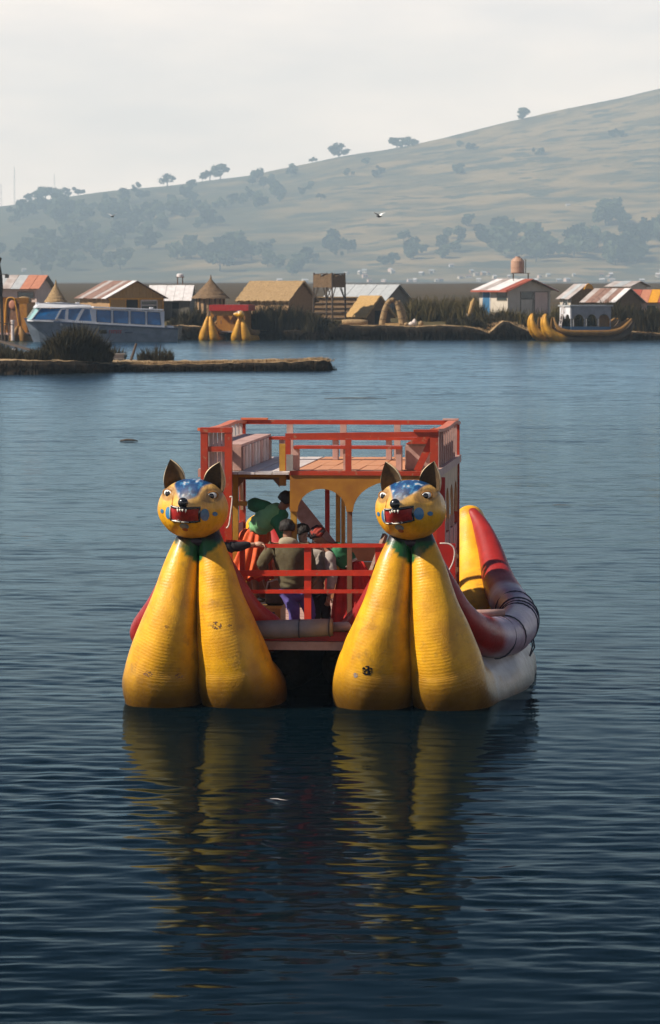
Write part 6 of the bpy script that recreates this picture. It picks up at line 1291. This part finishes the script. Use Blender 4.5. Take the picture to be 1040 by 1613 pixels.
blades('reed_bush', [spot(275, 399, 10, 1.6), spot(292, 399, 10, 2.2), spot(312, 401, 9, 2.6)], 'reed_dark', 'dark reeds between the white roofed hut and the yellow boat', n=1100, seed=8)
blades('reed_bush', [spot(55, 398, 14, 2.0), spot(30, 398, 14, 1.4), spot(75, 399, 14, 1.6)], 'reed_dark', 'dark reeds behind the bow of the tour boat', n=800, seed=9)
blades('reed_fringe', [spot(x, 418 + (i % 4) * 5, 22, 2.0, 5) for i, x in enumerate(range(-20, 1070, 22))], 'reed_blade', '', n=9000, seed=10, w=.06, kind='stuff')
blades('straw_litter', [(W(px, 500, 396.8).x, 396.6, shore_top(W(px, 500, 396.8).x) + .05, 1.1, .6, .42) for px in range(270, 1050, 7)], 'straw_top', '', n=6500, seed=12, w=.03, lean=.8, kind='stuff')

blades('bank_fringe', [(x_, 394.75 + 1.3 * nz3(x_ * .12, 1, 0) + .7 * nz3(x_ * .6, 2, 0), .15, .5, .12, shore_top(x_) + .35) for x_ in np.arange(-36, 36, .35)], 'earth_dark', '', n=9000, seed=31, w=.05, lean=.12, kind='stuff')
# ------------------------------------------------------------------ nearer reed raft at the left
def raft_front(px): return float(np.interp(px, [-400, 0, 60, 180, 300, 500, 522], [250, 251, 252, 258, 260, 261, 263]))
def raft_back(px): return float(np.interp(px, [-400, 60, 190, 300, 500, 522], [300, 292, 276, 275, 273, 266]))
def raft_h(px): return float(np.interp(px, [-400, 0, 120, 180, 300, 470, 505, 520, 524], [.95, .9, .8, .50, .48, .62, .72, .6, .2]))
b = MB(); cols = []
for px in np.arange(-420, 525, 2.2):
    f, k, h = raft_front(px), raft_back(px), raft_h(px); c = []
    for i, (t, fz) in enumerate(((-.03, -.8), (-.012, .2), (0, .7), (.02, .98), (.12, 1.06), (.4, 1.0), (.75, 1.0), (1.0, .7), (1.03, -.8))):
        y = f + (k - f) * t + (.35 * nz3(px * .07, i, 0) + .15 * nz3(px * .5, i * 2, 3) if i < 4 else 0); x = (px - CX) / F * y; c.append((x, y, h * fz + (.09 * nz3(x * 1.7, y * 1.1, 5) if 1 < i < 8 else 0)))
    cols.append(c)
for i in range(len(cols) - 1):
    for j in range(8): b.add([cols[i][j], cols[i + 1][j], cols[i + 1][j + 1], cols[i][j + 1]], [(0, 1, 2, 3)], 0 if j < 3 else (1 if j < 6 else 2))
b.add(cols[-1], [tuple(range(9))]); o = b.build('reed_raft', ['earth_dark', 'straw_top', 'reed_ground'], smooth=True); o['kind'] = 'structure'
blades('raft_straw', [((px - CX) / F * raft_front(px) * 1.005, raft_front(px) * 1.004, raft_h(px) + .25, .5, .4, .34) for px in range(184, 520, 6)], 'straw_top', '', n=3600, seed=14, w=.025, lean=.7, kind='stuff')
blades('raft_fringe', [((px - CX) / F * raft_front(px) * .998, raft_front(px) - .15, .1, .4, .12, raft_h(px) + .25) for px in range(-10, 523, 4)], 'earth_dark', '', n=5000, seed=33, w=.03, lean=.12, kind='stuff')
def rs(px, Y, wpx, h, ry): return ((px - CX) / F * Y, Y, raft_h(px) + .25, wpx / ppm(Y), ry, h)
blades('reed_bush', [rs(124, 258, 28, 2.75, 1.3), rs(104, 257, 24, 2.3, 1.2), rs(146, 259, 22, 2.1, 1.2), rs(86, 258, 16, 1.6, 1.2), rs(165, 261, 11, 1.2, 1)], 'reed_dark', 'big dark reed bush on the near raft before the tour boat', n=6500, seed=15, w=.045)
blades('reed_bush', [rs(232, 271, 9, 1.2, .8), rs(248, 271, 10, 1.45, .8), rs(265, 271, 9, 1.1, .8), rs(222, 271, 6, .8, .8)], 'reed_dark', 'small dark reed tuft on the thin part of the near raft', n=500, seed=16, w=.03)
blades('reed_bush', [rs(180, 273, 9, 1.5, .8), rs(192, 274, 7, 1.0, .8)], 'reed_dark', 'sparse reeds just right of the big dark bush', n=160, seed=17, w=.03)
blades('reed_bush', [rs(20, 256, 30, .9, 1.5), rs(60, 255, 22, 1.0, 1.2), rs(0, 258, 20, 1.2, 1.2)], 'reed_dark', 'short dark reeds at the near edge of the left border', n=1800, seed=18, w=.035)
a, c = W(204, 566, 270), W(215, 541, 270); q = MB(); q.tube([a - Vector((0, 0, .4)), c], [.10, .08], 8); o = q.build('stake', 'dark_pole'); tag(o, 'leaning grey stake on the near raft between the reed tufts', 'stake')
p = W(186, 561, 272); q = MB(); q.box((-.5, -.4, 0), (.5, .4, .06)); q.box((-.42, -.32, -.35), (.42, .32, -.002)); o = q.build('crate', 'grey_wood'); o.location = (p.x, p.y, raft_h(186) + .40); tag(o, 'low pale box lying on the raft beside the stake', 'box')
# gangway with rail posts at the left border
r = empty('gangway', W(30, 552, 285)); tag(r, 'dark plank gangway sloping down to the near raft at the left border', 'gangway'); o0 = r.location
A, B_ = W(-12, 534, 292) - o0, W(72, 558, 280) - o0
for k in range(3): off = Vector((0, .35 * (k - 1), 0)); quick('plank', 'dark_pole', r, lambda q: q.bar(A + off, B_ + off, .32, .07))
for t in (.1, .45, .8):
    q0 = A.lerp(B_, t); quick('support', 'dark_pole', r, lambda q: q.tube([q0 + Vector((0, 0, -.05)), q0 + Vector((.05, 0, -1.6))], .08, 6))
for px, y0, y1 in ((8, 512, 540), (14, 508, 541)): q0, q1 = W(px, y1, 290) - o0, W(px, y0, 290) - o0; quick('rail_post', 'dark_pole', r, lambda q: q.tube([q0, q1], .06, 6))
quick('hand_rail', 'dark_pole', r, lambda q: q.bar(W(-12, 506, 290) - o0, W(22, 512, 290) - o0, .07))
for px, y0, y1, Y, lab in ((20, 504, 526, 300, 'white mooring post beside the gangway rail'), (22, 549, 568, 283, 'short white post under the gangway')):
    q = MB(); q0, q1 = W(px, y1, Y), W(px, y0, Y); q0.z -= .5; q.tube([q0, q1 - Vector((0, 0, .12))], .13, 9); q.tube([q1 - Vector((0, 0, .12)), q1], [.17, .15], 9); o = q.build('mooring_post', 'white_wood'); tag(o, lab, 'post')
# ------------------------------------------------------------------ floating sticks, birds
for px, py, ln, yaw, tk_, lab in [(203, 695, .34, .05, .9, 'dark piece of reed floating left of the boat'), (560, 628, 1.6, .02, .5, 'long dark reed stalk floating beyond the boat'), (885, 797, .26, -.1, .22, 'thin reddish stick floating right of the boat'), (440, 1262, .13, -.6, .09, 'pale splinter floating in the reflection before the boat')]:
    p = G(px, py); q = MB(); q.tube([(-ln, 0, .0), (-ln * .3, .02, .035 * tk_), (ln * .4, -.02, .03 * tk_), (ln, 0, .0)], [.02 * tk_, .05 * tk_, .045 * tk_, .015 * tk_], 7); o = q.build('floating_reed', 'dark_pole' if px != 440 else 'white_wood', smooth=True); o.location = p + Vector((0, 0, .02)); o.rotation_euler = (0, 0, yaw); tag(o, lab, 'driftwood')
for px, py, Y, s, rz, lab in [(598, 341, 300, .42, .6, 'white and dark bird with raised wings flying before the hill, right of centre'), (177, 341, 320, .32, -.4, 'smaller bird flying before the left part of the hill')]:
    r = empty('bird', W(px, py, Y), rz); r.scale = (s, s, s); tag(r, lab, 'bird'); q = MB(); q.tube([(0, .9, 0), (0, .6, .02), (0, .1, 0), (0, -.4, -.02), (0, -.8, .02)], [.03, .16, .2, .13, .03], 9); q.ell((0, .75, .08), (.12, .16, .12), 9, 6); q.tube([(0, .88, .07), (0, 1.05, .05)], [.035, .005], 5); q.build('body', 'bird_dark', r, smooth=True)
    for k in (-1, 1):
        q = MB(); top = [(0, .35, .08), (k * .6, .45, .55), (k * 1.3, .15, .75)]; bot = [(0, -.3, .05), (k * .55, -.25, .5), (k * 1.3, .05, .73)]
        for d_ in (0, 1): q.add([top[d_], top[d_ + 1], bot[d_ + 1], bot[d_]] + [tuple(Vector(v) - Vector((0, 0, .04))) for v in (top[d_], top[d_ + 1], bot[d_ + 1], bot[d_])], [(0, 1, 2, 3), (7, 6, 5, 4), (0, 4, 5, 1), (1, 5, 6, 2), (2, 6, 7, 3), (3, 7, 4, 0)])
        q.build('wing', 'bird_white', r)
